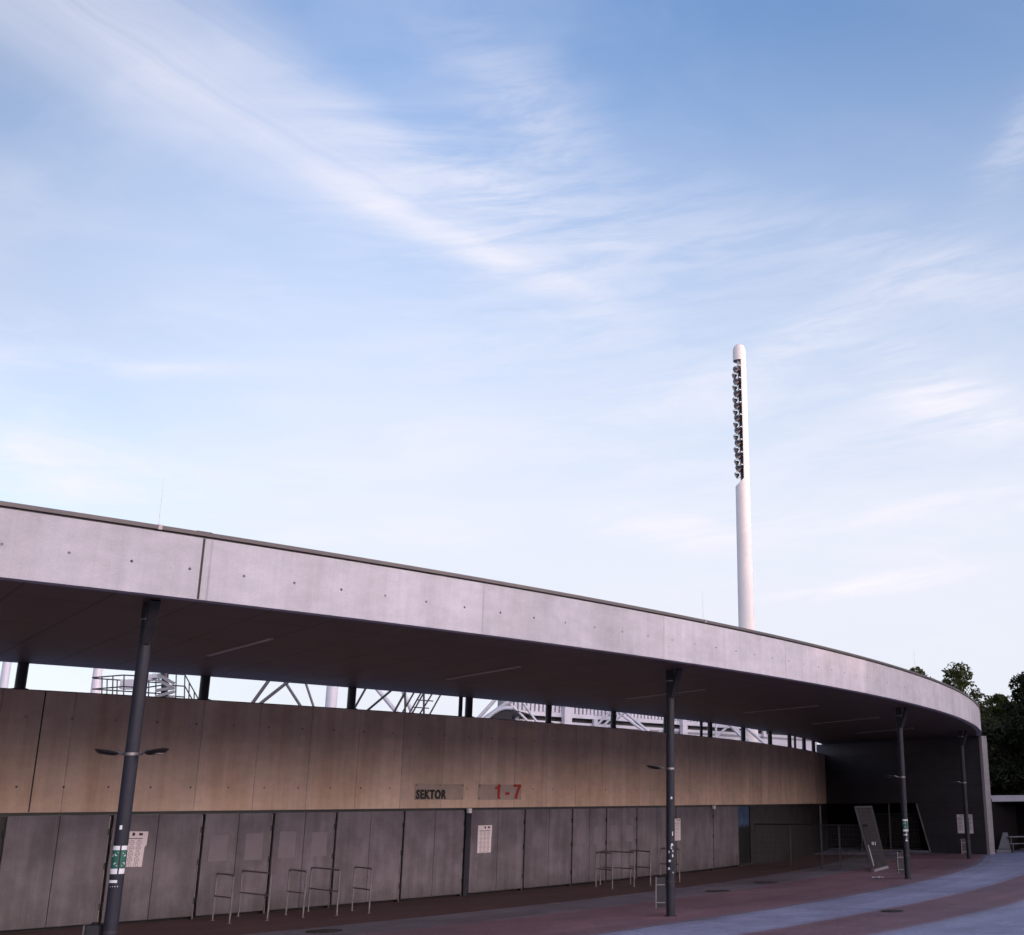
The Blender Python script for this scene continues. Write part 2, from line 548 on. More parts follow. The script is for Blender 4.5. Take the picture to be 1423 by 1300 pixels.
def plan(a, k):
    """k = 0 at the rear edge over the gate wall, 1 at the canopy edge"""
    p = Vector((CWX+(RW-0.15)*math.cos(a), CWY+(RW-0.15)*math.sin(a), 0)); q = fpt(a, -0.22)
    return p.lerp(q, k)


def sheet(z, name, mat, flip, k0=0.0, k1=1.0, nk=1):
    mb = MB(); n = 190
    for i in range(n):
        for j in range(nk):
            ta, tb = A0+(A1-A0)*i/n, A0+(A1-A0)*(i+1)/n
            ka, kb = k0+(k1-k0)*j/nk, k0+(k1-k0)*(j+1)/nk
            q = [plan(ta, ka), plan(ta, kb), plan(tb, kb), plan(tb, ka)]
            w = [(ta*RF, ka*9.5), (ta*RF, kb*9.5), (tb*RF, kb*9.5), (tb*RF, ka*9.5)]
            if flip: q.reverse(); w.reverse()
            mb.face([(p.x, p.y, z) for p in q], w)
    return mb.build(name, mat, B, weld=True)


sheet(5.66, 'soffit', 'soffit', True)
sheet(6.45, 'roof_deck', 'roofing', False)
# rear roof edge and canopy end
mb = MB(); n = 120
for i in range(n):
    ta, tb = A0+(A1-A0)*i/n, A0+(A1-A0)*(i+1)/n
    p, q = plan(ta, 0), plan(tb, 0)
    mb.face([(q.x, q.y, 5.66), (p.x, p.y, 5.66), (p.x, p.y, 6.45), (q.x, q.y, 6.45)])
p, q = plan(A1, 0), plan(A1, 1)
mb.face([(p.x, p.y, 5.66), (q.x, q.y, 5.66), (q.x, q.y, 6.45), (p.x, p.y, 6.45)])
mb.build('rear_roof_edge', 'darkmetal', B, weld=True)

# curved concrete wall above the gates
SL, SR = -92.0, -17.0
sl = lambda s: s
mb = MB().arc(wpt, SL, SR, 170, -0.3, 0.0, 2.46, 5.065, sl)
wall = mb.build('upper_wall', 'wall', B, smooth=40, weld=True)
wall['label'] = 'brown stained concrete wall above the gates'
mb = MB().arc(wpt, SL, SR, 170, -0.33, 0.02, 5.066, 5.082, sl)
mb.build('wall_capping', 'darkmetal', B, smooth=40, weld=True)
mb = MB().arc(wpt, SL, SR, 170, -0.3, -0.022, 2.392, 2.459, sl)
mb.build('gate_head', 'black', B, smooth=40, weld=True)
# wide vertical construction joint of the wall
mb = MB().arc(wpt, -64.66, -64.63, 1, 0.0, 0.003, 2.47, 5.06, sl)
mb.build('wall_joint', 'black', B)

# gate backing (behind the leaves) so the foot gap reads dark
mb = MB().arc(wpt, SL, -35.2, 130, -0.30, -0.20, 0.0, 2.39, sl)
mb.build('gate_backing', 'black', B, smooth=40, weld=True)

# gate leaves
bays = [(-68.6, -65.16), (-65.08, -62.87), (-62.87, -60.71), (-60.71, -58.87), (-58.87, -57.03), (-57.03, -54.80), (-54.80, -52.52),
        (-52.31, -49.96), (-49.96, -47.62), (-47.62, -45.72), (-45.72, -43.84), (-43.84, -41.05), (-41.05, -37.87), (-37.87, -35.30)]
patched = {3: (1.9, 1.32), 4: (1.93, 1.30), 5: None, 9: (1.84, 1.29), 10: (1.84, 1.29)}
for bi, (s0, s1) in enumerate(bays):
    mid = (s0+s1)/2
    for li, (a, c) in enumerate(((s0+0.05, mid-0.008), (mid+0.008, s1-0.05))):
        n = max(2, int((c-a)/0.35))
        mb = MB().arc(wpt, a, c, n, -0.07, -0.03, 0.075, 2.385, sl)
        leaf = mb.build('gate_leaf', 'gate', B, smooth=40, weld=True)
        if bi in patched and patched[bi]:
            zt, zb = patched[bi]; w = 0.47
            pc = (a+c)/2 + (0.02 if li else -0.03); zt += random.uniform(-.04, .03); zb += random.uniform(-.05, .05)
            pm = MB().arc(wpt, pc-w/2, pc+w/2, 2, -0.03, -0.0275, zb, zt, sl)
            pm.build('bleached_patch', 'patch', leaf)
        # hinges at the outer edge
        hs = a-0.012 if li == 0 else c+0.012
        for hz in (0.42, 1.28, 2.02):
            hb = MB(); fr = wframe(hs, -0.045, hz)
            hb.tube(fr @ Vector((0, -0.07, 0)), fr @ Vector((0, 0.07, 0)), 0.022, n=8)
            hb.build('hinge', 'darkmetal', leaf, smooth=40)
    # thin steel gate posts at the bay's edges
    for sp in (s0, s1):
        fr = wframe(sp, -0.075, 0)
        pb = MB().box((-0.05, 0.0, -0.06), (0.05, 2.39, -0.02), fr)
        pb.build('gate_post', 'black', B)
    pb = MB(); fr = wframe(s1-0.028, -0.045, 0)
    pb.box((-0.010, 0.005, -0.012), (0.010, 2.36, 0.012), fr)
    pb.build('drop_bolt', 'rail', B)
# the wide dark pier between the sixth and seventh gates
mb = MB().arc(wpt, -52.50, -52.33, 2, -0.18, 0.01, 0.0, 2.40, sl)
mb.build('gate_pier', 'column', B)
for s_, z_ in ((-52.45, 2.40), (-38.0, 2.39)):
    fr = wframe(s_, 0.05, z_)
    lb = MB().box((-0.06, -0.09, -0.03), (0.06, 0.04, 0.06), fr)
    lb.build('alarm_box', 'white', B)

# banner with sky and treeline painted on it beside the last gate, and the dark lower wall behind the fence
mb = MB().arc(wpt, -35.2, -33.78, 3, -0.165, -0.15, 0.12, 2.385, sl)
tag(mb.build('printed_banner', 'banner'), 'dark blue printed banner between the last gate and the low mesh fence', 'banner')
mb = MB().arc(wpt, -35.2, -33.78, 3, -0.28, -0.18, 0.0, 2.39, sl)
mb.build('banner_backing', 'black', B)
mb = MB().arc(wpt, -35.2, -33.78, 3, -0.2, -0.05, 0.0, 0.11, sl)
mb.build('banner_sill', 'darkmetal', B)
mb = MB().arc(wpt, -33.76, -17.0, 40, -0.30, -0.10, 0.0, 2.39, sl)
mb.build('lower_wall', 'rearpanel', B, smooth=40, weld=True)

# clerestory posts on top of the wall
for s_ in (-69.3, -65.14, -60.98, -56.74, -52.46, -48.83, -45.21, -41.6, -37.85, -34.31, -30.71, -27.34, -24.11, -21.37):
    r = 0.115 if s_ < -50 else 0.10
    mb = MB().tube(wpt(s_, -0.14, 5.08), wpt(s_, -0.14, 5.665), r, n=16, caps=False)
    mb.tube(wpt(s_, -0.14, 5.075), wpt(s_, -0.14, 5.10), r*1.5, n=16)
    mb.build('clerestory_post', 'black', B, smooth=40)
for s_ in (-52.80, -38.66, -26.2):
    mb = MB().tube(wpt(s_, -0.14, 5.08), wpt(s_, -0.14, 5.665), 0.06, n=12, caps=False)
    mb.build('clerestory_pipe', 'column', B, smooth=40)

# straight dark side wall closing the canopy on the right
WA, WB = Vector((6.6, 67.5, 0)), Vector((13.75, 60.0, 0))
wd = (WB-WA).normalized(); wn_ = Vector((-wd.y, wd.x, 0))      # wn_ points away from the viewer
WLEN = (WB-WA).length


def dpt(s, z, d=0.0):
    return WA + wd*s + wn_*d + Vector((0, 0, z))


poly = [(-0.4, 2.43), (6.27, 2.43), (6.98, 0.0), (WLEN, 0.0), (WLEN, 5.655), (-0.4, 5.655)]
mb = MB()
mb.face([dpt(s, z) for s, z in poly], [(s, z) for s, z in poly])
mb.face([dpt(s, z, 0.3) for s, z in reversed(poly)], [(s, z) for s, z in reversed(poly)])
for i in range(len(poly)):
    (s0, z0), (s1, z1) = poly[i], poly[(i+1) % len(poly)]
    mb.face([dpt(s0, z0), dpt(s0, z0, .3), dpt(s1, z1, .3), dpt(s1, z1)], [(s0, z0), (s0+.3, z0), (s1+.3, z1), (s1, z1)])
sw = mb.build('side_wall', 'clad', B)
sw['label'] = 'dark panelled side wall with a slanted passage opening'
mb = MB()
c = [(WLEN+.002, -.03), (WLEN+.16, -.03), (WLEN+.16, .42), (WLEN+.002, .42)]
lo = [dpt(s, 0, d) for s, d in c]; hi = [dpt(s, 5.637, d) for s, d in c]
for i in range(4):
    j = (i+1) % 4
    mb.face([lo[i], lo[j], hi[j], hi[i]], [(i*.4, 0), (i*.4+.3, 0), (i*.4+.3, 5.64), (i*.4, 5.64)])
mb.face(hi)
mb.build('end_fin', 'fin', B)
# slanted light steel reveal and sill of the opening
mb = MB().bar(dpt(6.30, 2.40, -.03), dpt(7.0, 0.03, -.03), 0.07, 0.09)
mb.build('opening_reveal', 'fencepaint', B)
mb = MB().bar(dpt(3.2, 0.06, -.03), dpt(6.9, 0.06, -.03), 0.2, 0.11)
mb.build('opening_sill', 'board', B)
# dark passage behind the opening
mb = MB()
q = [dpt(-1.5, 0, 5), dpt(9, 0, 5), dpt(9, 2.6, 5), dpt(-1.5, 2.6, 5)]; mb.face(q)
q = [dpt(9, 0, .3), dpt(9, 0, 5), dpt(9, 2.6, 5), dpt(9, 2.6, .3)]; mb.face(q)
q = [dpt(-1.5, 2.6, .3), dpt(9, 2.6, .3), dpt(9, 2.6, 5), dpt(-1.5, 2.6, 5)]; mb.face(q)
q = [dpt(-1.5, 0, .3), dpt(-1.5, 0, 5), dpt(-1.5, 2.6, 5), dpt(-1.5, 2.6, .3)]; mb.face(q)
mb.build('passage_lining', 'interior', B)

# linear ceiling lights flush in the soffit
for a, c in (((-10.60, 25.10), (-8.36, 22.60)), ((-6.62, 30.43), (-4.35, 27.74)), ((-2.39, 36.71), (0.02, 33.95)), ((1.44, 43.0), (3.83, 40.15)), ((4.49, 49.57), (6.76, 46.2)), ((7.2, 56.7), (9.3, 53.4))):
    p, q = Vector((*a, 5.650)), Vector((*c, 5.650))
    MB().bar(p, q, 0.10, 0.022).build('ceiling_light', 'clight', B)

# lightning rods on the coping
for (px, z1) in ((221, 0.78), (977, 0.72), (1272, 0.8)):
    best = min((abs((lambda P: CX+F*((P-Vector((0, 0, EYE))).dot(RT))/((P-Vector((0, 0, EYE))).dot(FW)))(fpt(-0.95+i*0.0007, -0.05, 6.7)) - px), -0.95+i*0.0007) for i in range(1000))[1]
    mb = MB(); mb.tube(fpt(best, -0.05, 6.70), fpt(best, -0.05, 6.70+z1), 0.0045, 0.0025, n=6)
    mb.build('lightning_rod', 'galv', B)
    MB().arc(lambda t, r, z: fpt(t, r, z), best-0.03/RF, best+0.03/RF, 1, -0.08, 0.036, 6.64, 6.716, fl).build('rod_clamp', 'rail', B)

# ------------------------------------------------------------------ columns under the canopy
cols = [(-8.822, 18.497), (-0.823, 28.962), (6.829, 41.799), (11.927, 55.727)]


def stick(mbk, c, r, a0, a1, z0, z1, n=8):
    """curved sticker on a column"""
    mbk.lathe([(r, z0), (r, z1)], c, n, a0, a1)


def arrow(mbk, c, r, am, zm, size, da, dz):
    """small arrow made of three strokes on the curved sticker"""
    def P(x, y): return Vector((c[0]+r*math.cos(am+x/0.1), c[1]+r*math.sin(am+x/0.1), zm+y))
    def stroke(x0, y0, x1, y1, w):
        dx, dy = x1-x0, y1-y0; L = math.hypot(dx, dy); nx, ny = -dy/L*w/2, dx/L*w/2
        mbk.face([P(x0+nx, y0+ny), P(x0-nx, y0-ny), P(x1-nx, y1-ny), P(x1+nx, y1+ny)])
    s = size
    stroke(-da*s, -dz*s, da*s, dz*s, s*0.5)
    stroke(da*s, dz*s, -da*s*0.3, dz*s, s*0.5)
    stroke(da*s, dz*s, da*s, -dz*s*0.3, s*0.5)


for ci, (x, y) in enumerate(cols):
    c0 = (x, y, 0)
    mb = MB().lathe([(0.101, 0.0), (0.101, 5.36), (0.10, 5.661)], c0, 28)
    col = mb.build('column', 'column', B, smooth=40)
    va = math.atan2(-y, -x)        # towards the viewer
    mb = MB().lathe([(0.112, 5.40), (0.112, 5.658)], c0, 24); mb.lathe([(0.101, 5.40), (0.112, 5.40)], c0, 24)
    mb.build('head_sleeve', 'black', col, smooth=40)
    MB().lathe([(0.101, 5.385), (0.116, 5.385), (0.116, 5.41), (0.101, 5.41)], c0, 24).build('head_ring', 'rail', col, smooth=40)
    d = Vector((0.58, -0.80, 0)).normalized()
    p0 = Vector((x, y, 5.02)) + d*0.10; p1 = Vector((x, y, 5.655)) + d*0.40
    mb = MB().bar(p0, p1, 0.14, 0.10); mb.build('brace', 'black', col)
    # lamp arms
    MB().lathe([(0.101, 3.30), (0.114, 3.30), (0.114, 3.345), (0.101, 3.345)], c0, 24).build('lamp_ring', 'rail', col, smooth=40)
    arms = [(-1.0, 0.06)] if ci else [(-1.0, 0.05), (0.95, -0.1)]
    for (dx, dy) in arms:
        dv = Vector((dx, dy, 0)).normalized(); sd = Vector((-dv.y, dv.x, 0))
        P = lambda t, s_, z: Vector((x, y, 3.325)) + dv*t + sd*s_ + Vector((0, 0, z))
        mb = MB().path([P(.10, 0, 0), P(.16, 0, .0), P(.21, 0, .035), P(.27, 0, .05)], 0.02, 8)
        mb.build('lamp_arm', 'rail', col, smooth=50)
        hb = MB(); n = 20; prof = ((0.0, .0, .080), (0.9, 0.9, .070), (1.0, 1.0, .050), (0.72, 0.70, .012), (0.0, 0, .0))
        ce = 0.40; vs = []; k = n
        for pr in prof:
            for i in range(n):
                t = 2*PI*i/n; ct, st_ = math.cos(t), math.sin(t)
                ex = math.copysign(abs(ct)**0.7, ct); ey = math.copysign(abs(st_)**0.8, st_)
                vs.append(P(ce+0.185*pr[0]*ex, 0.12*pr[1]*ey, pr[2]-0.01+0.03*pr[0]*ex))
        fs = [(j*k+i, j*k+(i+1) % k, (j+1)*k+(i+1) % k, (j+1)*k+i) for j in range(4) for i in range(n)]
        hb.idx(vs, fs); hb.build('lamp_head', 'luminaire', col, smooth=50)
        lb = MB(); vs = [P(ce+0.02+0.10*math.cos(2*PI*i/14), 0.07*math.sin(2*PI*i/14), 0.0-0.004) for i in range(14)]
        vs2 = [v_ + Vector((0, 0, 0.012)) for v_ in vs]
        lb.idx(vs + vs2, [tuple(range(13, -1, -1))] + [(i, (i+1) % 14, 14+(i+1) % 14, 14+i) for i in range(14)])
        lb.build('lamp_lens', 'lens', col, smooth=50)
    # base plate
    MB().lathe([(0.0, 0.0205), (0.135, 0.0205), (0.135, 0.004)], c0, 24).build('base_plate', 'black', col)
    # stickers
    r = 0.1035
    def one(aa, ab, z0_, z1_, n=4):
        w_ = MB(); stick(w_, c0, r, aa, ab, z0_, z1_, n); w_.build('white_sticker', 'white', col, smooth=60)
    if ci in (0, 2):
        zt = 1.98 if ci == 0 else 1.93
        h = 0.40
        a_c = va - (0.35 if ci == 0 else -0.25)
        for wi, (aa, ab) in enumerate(((a_c-1.05, a_c+0.30), (a_c+0.52, a_c+1.5))):
            gm = MB()
            stick(gm, c0, r, aa, ab, zt-h+.075, zt-.06, 10)
            gm.cur = 1
            stick(gm, c0, r, aa, ab, zt-h, zt-h+.075, 10)
            stick(gm, c0, r, aa, ab, zt-.06, zt, 10)
            for (ao, zo, da, dz) in (((-0.05, zt-.115, -1, -1), (-0.05, zt-h+.135, -1, 1), (-0.8, zt-.13, 1, -1)) if wi == 0 else ((1.0, zt-.125, 1, -1), (1.0, zt-h+.135, 1, 1))):
                arrow(gm, c0, r+0.0012, a_c+ao, zo, 0.021, da, dz)
            gm.build('green_sticker', ['green', 'white'], col, smooth=60, weld=True)
        one(a_c-0.9, a_c+0.45, zt-h-.125, zt-h-.085, 8)
    marks = {0: [(-0.27, 2.215, .35, .06), (0.35, 0.62, .4, .08), (-.76, 1.395, .08, .015), (-.43, 1.395, .08, .015), (-.1, 1.395, .08, .015), (.23, 1.395, .08, .015)],
             1: [(0.25, 2.62, 0.38, .05), (0.50, 1.79, 0.2, .09), (0.35, 1.56, .45, .05), (0.2, 1.49, .3, .03), (-.35, 1.40, .25, .05), (0.55, 1.42, .2, .05), (0.5, 1.31, .25, .06), (-.2, 1.20, .5, .05), (-.4, 1.03, .45, .05), (0.1, 1.53, .2, .03), (.6, .95, .2, .03)],
             2: [(0.3, 1.22, .7, .05), (0.35, 1.38, .2, .12), (.4, 1.30, .3, .03)]}
    for (ao, z, w, h) in marks.get(ci, []): one(va+ao-w/2, va+ao+w/2, z, z+h)

# ------------------------------------------------------------------ flat bins hung on the columns
bl = ['flat dark bin with a steel frame hung low on the nearest column',
      'flat dark bin with a steel frame on the second column near the far hoops',
      'flat dark bin with a light steel frame on the column beside the slanted gate frame',
      'small dark bin with a light frame on the farthest column beside the two white notices']
bin0 = None
for ci, (x, y) in enumerate(cols):
    if bin0 is None:
        bin0 = empty('waste_bin')
        mb = MB().box((-0.34, -0.09, 0.20), (-0.125, 0.09, 0.86)); mb.build('bin_body', 'darkmetal', bin0)
        mb = MB(); mb.lathe([(0.0, 0.905), (0.05, 0.90), (0.085, 0.862)], (-0.23, 0, 0), 14); mb.build('bin_lid', 'black', bin0, smooth=40)
        mb = MB().bar((-0.335, -0.12, 0.19), (-0.335, -0.12, 0.87), 0.022, 0.022)
        mb.bar((-0.325, -0.12, 0.70), (-0.12, -0.12, 0.70), 0.022, 0.022); mb.bar((-0.325, -0.12, 0.31), (-0.12, -0.12, 0.31), 0.022, 0.022)
        mb.bar((-0.335, -0.108, 0.70), (-0.335, -0.09, 0.70), 0.02, 0.02); mb.bar((-0.335, -0.108, 0.31), (-0.335, -0.09, 0.31), 0.02, 0.02)
        mb.build('bin_frame', 'rail', bin0)
        MB().lathe([(0.103, 0.74), (0.109, 0.74), (0.109, 0.78), (0.103, 0.78)], (0, 0, 0), 20).build('mounting_band', 'darkmetal', bin0, smooth=40)
        o = bin0
    else: o = copy_tree(bin0)
    o.location = (x, y, 0)
    tag(o, bl[ci], 'bin', 'bins hung on the canopy columns')

# ------------------------------------------------------------------ signs and posters
def sign(name, s, z, w, h, label, text, size, mat, tx, ty, sx, off):
    rt = empty(name, m=wframe(s, 0.0, z)); tag(rt, label, 'sign', None)
    MB().box((-w/2, -h/2, 0.006), (w/2, h/2, 0.012)).build('sign_plate', 'plate', rt)
    mb = MB()
    for bx in (-w/2+.05, 0, w/2-.05):
        for by in (-h/2+.045, h/2-.045): mb.tube((bx, by, 0.0), (bx, by, 0.028), 0.014, n=8)
    mb.build('fixing_bolts', 'darkmetal', rt)
    if text: text_mesh(text, size, 0.008, off, mat, 'lettering', rt, (tx, ty, 0.022), sx)
    else: figures(rt)


def figures(parent):
    """bold figures 1 - 7 cut from sheet, each a mesh of its own"""
    h = 0.43
    one = [(0.13, 0), (0.22, 0), (0.22, h), (0.155, h), (0.125, h*.86), (0.03, h*.77), (0.03, h*.65), (0.13, h*.70)]
    dash = [(0.0, h*.28), (0.17, h*.28), (0.17, h*.45), (0.0, h*.45)]
    seven = [(0.06, 0), (0.16, 0), (0.185, h*.28), (0.24, h*.58), (0.31, h*.84), (0.31, h), (0.0, h), (0.0, h*.82), (0.205, h*.82), (0.14, h*.60), (0.085, h*.30)]
    for nm, pts, x0 in (('figure_one', one, -0.25), ('dash', dash, 0.22), ('figure_seven', seven, 0.58)):
        mb = MB(); n = len(pts)
        mb.idx([(x0+x, y-h/2+0.02, 0.032) for x, y in pts] + [(x0+x, y-h/2+0.02, 0.016) for x, y in pts],
               [tuple(range(n)), tuple(range(2*n-1, n-1, -1))] + [(i, n+i, n+(i+1) % n, (i+1) % n) for i in range(n)])
        o = mb.build(nm, 'letterred', parent)


sign('sector_sign', -53.585, 2.909, 1.83, 0.45, 'stained plate reading SEKTOR in black on the brown wall above the gates', 'SEKTOR', 0.335, 'letterblack', -0.875, -0.185, 0.80, 0.016)
sign('number_sign', -51.14, 2.904, 1.86, 0.45, 'stained plate reading 1 - 7 in large red figures on the brown wall', None, 0, '', 0, 0, 1, 0)


def poster(s, z0, z1, w, label, torn, rot=0.0, m=None, plain=False):
    rt = empty('poster', m=m if m is not None else wframe(s, -0.03, (z0+z1)/2) @ Matrix.Rotation(rot, 4, 'Z'))
    tag(rt, label, 'poster')
    h = z1-z0
    pts = [(-w/2, -h/2), (w/2, -h/2), (w/2, h*.05), (w/2+torn, h*.12), (w/2+torn, h/2), (-w/2, h/2)]
    mb = MB(); f = [(px, py, 0.012) for px, py in pts]; bk = [(px, py, 0.002) for px, py in pts]
    mb.face(f); mb.face(bk[::-1])
    for i in range(len(f)): mb.face([bk[i], bk[(i+1) % len(f)], f[(i+1) % len(f)], f[i]])
    mb.build('paper_sheet', 'paper', rt)
    mb = MB()
    if not plain:
        for r_ in range(5):
            for c_ in range(3):
                cx, cy = (c_-1)*w*.265, h*.184-r_*h*.160
                ro, ri = w*.095, w*.078
                for k in range(14):
                    a, e = 2*PI*k/14, 2*PI*(k+1)/14
                    mb.face([(cx+ro*math.cos(a), cy+ro*math.sin(a), .0128), (cx+ro*math.cos(e), cy+ro*math.sin(e), .0128), (cx+ri*math.cos(e), cy+ri*math.sin(e), .0128), (cx+ri*math.cos(a), cy+ri*math.sin(a), .0128)])
                t = random.uniform(0, PI)
                for q in (-1, 1):
                    L = w*.05; u_ = Vector((math.cos(t), math.sin(t), 0))*L; n_ = Vector((-u_.y, u_.x, 0))*.22
                    o_ = Vector((cx, cy, .0129)) + n_*q*1.2
                    mb.face([o_-u_-n_*.6, o_+u_-n_*.6, o_+u_+n_*.6, o_-u_+n_*.6])
    else:
        for r_ in range(9):
            yy = h*.30-r_*h*.075; ww = w*random.uniform(.5, .8)
            mb.face([(-w*.4, yy, .0128), (-w*.4+ww, yy, .0128), (-w*.4+ww, yy+h*.022, .0128), (-w*.4, yy+h*.022, .0128)])
    mb.build('poster_print', 'ink', rt)
    mb = MB()
    mb.face([(-w*.38, h*.285, .0129), (w*.38, h*.285, .0129), (w*.38, h*.308, .0129), (-w*.38, h*.308, .0129)])
    vs = [(w*.02+w*.06*math.cos(2*PI*k/10), h*.42+w*.07*math.sin(2*PI*k/10), .0129) for k in range(10)]; mb.face(vs)
    mb.face([(w*.22, h*.385, .0129), (w*.37, h*.385, .0129), (w*.37, h*.46, .0129), (w*.22, h*.46, .0129)])
    mb.build('poster_heading', 'inkdark', rt)
    return rt


poster(-62.36, 1.245, 2.02, 0.60, 'torn pink house rules poster with rows of circles beside the nearest column', 0.04, -0.03)
poster(-51.70, 1.17, 1.95, 0.56, 'pale house rules poster on the gate right of the dark pier below the red figures', 0.015, 0.0)
poster(-41.00, 1.20, 1.98, 0.56, 'pale poster on the gate half hidden by the second column', 0.0)


def dframe(s, z):
    m = Matrix((wd, Vector((0, 0, 1)), -wn_)).transposed().to_4x4(); m.translation = dpt(s, z, -0.001); return m


for s_, w, lb in ((8.93, 0.40, 'left white notice on the dark side wall, partly behind the farthest column'), (9.48, 0.32, 'right white notice on the dark side wall nearest the pale end fin')):
    poster(0, 0, 0.9, w, lb, 0.0, m=dframe(s_, 1.42), plain=True)

# ------------------------------------------------------------------ queue barriers
def barrier(w):
    rt = empty('queue_barrier')
    r, h, br = 0.021, 1.05, 0.07
    def hoop(): return [(0, 0, 0), (0, 0, h-br)] + [(br-br*math.cos(t), 0, h-br+br*math.sin(t)) for t in (PI/6, PI/3, PI/2)] + [(w-br+br*math.sin(t), 0, h-br+br*math.cos(t)) for t in (PI/6, PI/3, PI/2)] + [(w, 0, 0)]
    pts = hoop()
    MB().path(pts[:2], r, 10).build('leg', 'rail', rt, smooth=50)
    MB().path(pts[-2:], r, 10).build('leg', 'rail', rt, smooth=50)
    MB().path(pts[1:-1], r, 10).build('top_rail', 'rail', rt, smooth=50)
    MB().path([(0.012, 0, 0.55), (w-0.012, 0, 0.55)], 0.017, 10).build('middle_rail', 'rail', rt, smooth=50)
    mb = MB(); mb.lathe([(0, .012), (.05, .012), (.05, .0045)], (0, 0, 0), 14); mb.build('foot_plate', 'rail', rt)
    mb = MB(); mb.lathe([(0, .012), (.05, .012), (.05, .0045)], (w, 0, 0), 14); mb.build('foot_plate', 'rail', rt)
    return rt


bs = [((-11.476, 28.975), (-10.815, 28.229), 'narrow steel queue hoop, first from the left in front of the gates'),
      ((-11.282, 30.037), (-10.172, 28.839), 'wide steel queue hoop, second from the left in front of the gates'),
      ((-10.227, 30.301), (-9.536, 29.480), 'narrow steel queue hoop, close to the left of the nearer wide hoop pair'),
      ((-9.999, 31.264), (-8.864, 29.961), 'widest steel queue hoop, fourth from the left in front of the gates'),
      ((-8.920, 31.346), (-8.224, 30.465), 'narrow steel queue hoop standing alone, fifth from the left'),
      ((-3.490, 39.296), (-2.772, 38.216), 'narrow steel queue hoop at the left front of the far cluster'),
      ((-3.441, 40.317), (-2.269, 39.116), 'wide steel queue hoop at the left back of the far cluster'),
      ((-2.469, 40.524), (-1.774, 39.718), 'narrow steel queue hoop in the middle of the far cluster'),
      ((-1.543, 42.245), (-0.837, 41.368), 'narrow steel queue hoop behind the second column')]
protos = {}
for (a, c, lb) in bs:
    a, c = Vector((*a, 0)), Vector((*c, 0)); w = (c-a).length
    key = 1.06 if w < 1.4 else 1.68
    if key in protos: o = copy_tree(protos[key])
    else: o = protos[key] = barrier(key)
    d = c-a
    o.location = (a.x, a.y, 0.0); o.rotation_euler = (0, 0, math.atan2(d.y, d.x))
    tag(o, lb, 'barrier', 'steel queue hoops in front of the gates')

# ------------------------------------------------------------------ manholes, litter
ml = ['round iron manhole cover in the grey paving at the bottom left', 'round iron manhole cover nearer the second column on red paving',
      'round iron manhole cover farther back towards the mesh fence', 'small iron drain cover on the edge of the outer red band']
for (p, r), lb in zip((((-8.03, 26.26), .37), ((0.365, 36.85), .38), ((1.96, 40.56), .40), ((4.43, 29.62), .27)), ml):
    o = empty('manhole_cover', (*p, 0.007)); tag(o, lb, 'manhole', 'iron covers in the paving')
    MB().lathe([(r*.9, .004), (r*.9, .010), (r, .010), (r, 0.001)], (0, 0, 0), 28).build('cover_rim', 'iron', o, smooth=30)
    mb = MB(); mb.lathe([(0, .007), (r*.885, .007), (r*.885, 0.001)], (0, 0, 0), 28)
    for k in range(6):
        t = k*PI/3; mb.box((r*.25, -.012, .007), (r*.75, .012, .0105), Matrix.Rotation(t, 4, 'Z'))
    mb.build('cover_lid', 'iron', o)
lp = onz(1220, 1221)
mb = MB(); n = 9; vs = []
for j in range(n):
    for i in range(n):
        xx, yy = i/(n-1)-.5, j/(n-1)-.5
        vs.append((xx*.34, yy*.30, .012+.04*abs(math.sin(xx*7+yy*4))*random.uniform(.6, 1)))
mb.idx(vs, [(j*n+i, j*n+i+1, (j+1)*n+i+1, (j+1)*n+i) for j in range(n-1) for i in range(n-1)])
o = mb.build('paper_litter', 'white'); o.location = (lp.x, lp.y, 0.004); o.rotation_euler = (0, 0, .5)
tag(o, 'crumpled white paper lying on the red paving before the slanted gate', 'litter')

# ------------------------------------------------------------------ mesh fences and the slanted gate
def mesh_fence(name, pts, h, label, posts, mat_mesh='darkmetal', rail=True):
    rt = empty(name, (pts[0].x, pts[0].y, 0)); tag(rt, label, 'fence')
    base = Vector((pts[0].x, pts[0].y, 0))
    for a, c in zip(pts[:-1], pts[1:]):
        a, c = a-base, c-base; L = (c-a).length; d = (c-a)/L
        mb = MB(); k = int(L/0.085)
        for i in range(1, k):
            p = a+d*(L*i/k); mb.bar(p+Vector((0, 0, .06)), p+Vector((0, 0, h-.03)), .008, .008)
        z = .12
        while z < h-.05:
            mb.bar(a+Vector((0, 0, z)), c+Vector((0, 0, z)), .007, .007); z += .2
        mb.build('mesh_panel', mat_mesh, rt)
        if rail: MB().bar(a+Vector((0, 0, h)), c+Vector((0, 0, h)), .05, .05).build('top_rail', 'fencepaint', rt)
    for p, ph in posts:
        q = p-base; MB().box((q.x-.03, q.y-.03, 0.004), (q.x+.03, q.y+.03, ph)).build('fence_post', 'fencepaint', rt)
    return rt


P0, P1 = Vector((2.1, 52.02, 0)), Vector((6.24, 46.15, 0))
def on(t): return P0.lerp(P1, t)
mesh_fence('mesh_fence', [on(0), on(.33), on(.60), on(.75), on(.985)], 1.66, 'low dark steel mesh fence running from the last gate to the slanted gate frame',
           [(on(0), 1.64), (on(.33), 1.64), (on(.60), 2.39), (on(.75), 1.64)])
mesh_fence('passage_fence', [dpt(2.5, 0, .12), dpt(4.4, 0, .12), dpt(6.35, 0, .12)], 1.9, 'dark mesh fence with a light top rail inside the slanted passage opening', [(dpt(2.5, 0, .12), 2.42), (dpt(4.4, 0, .12), 2.42)])

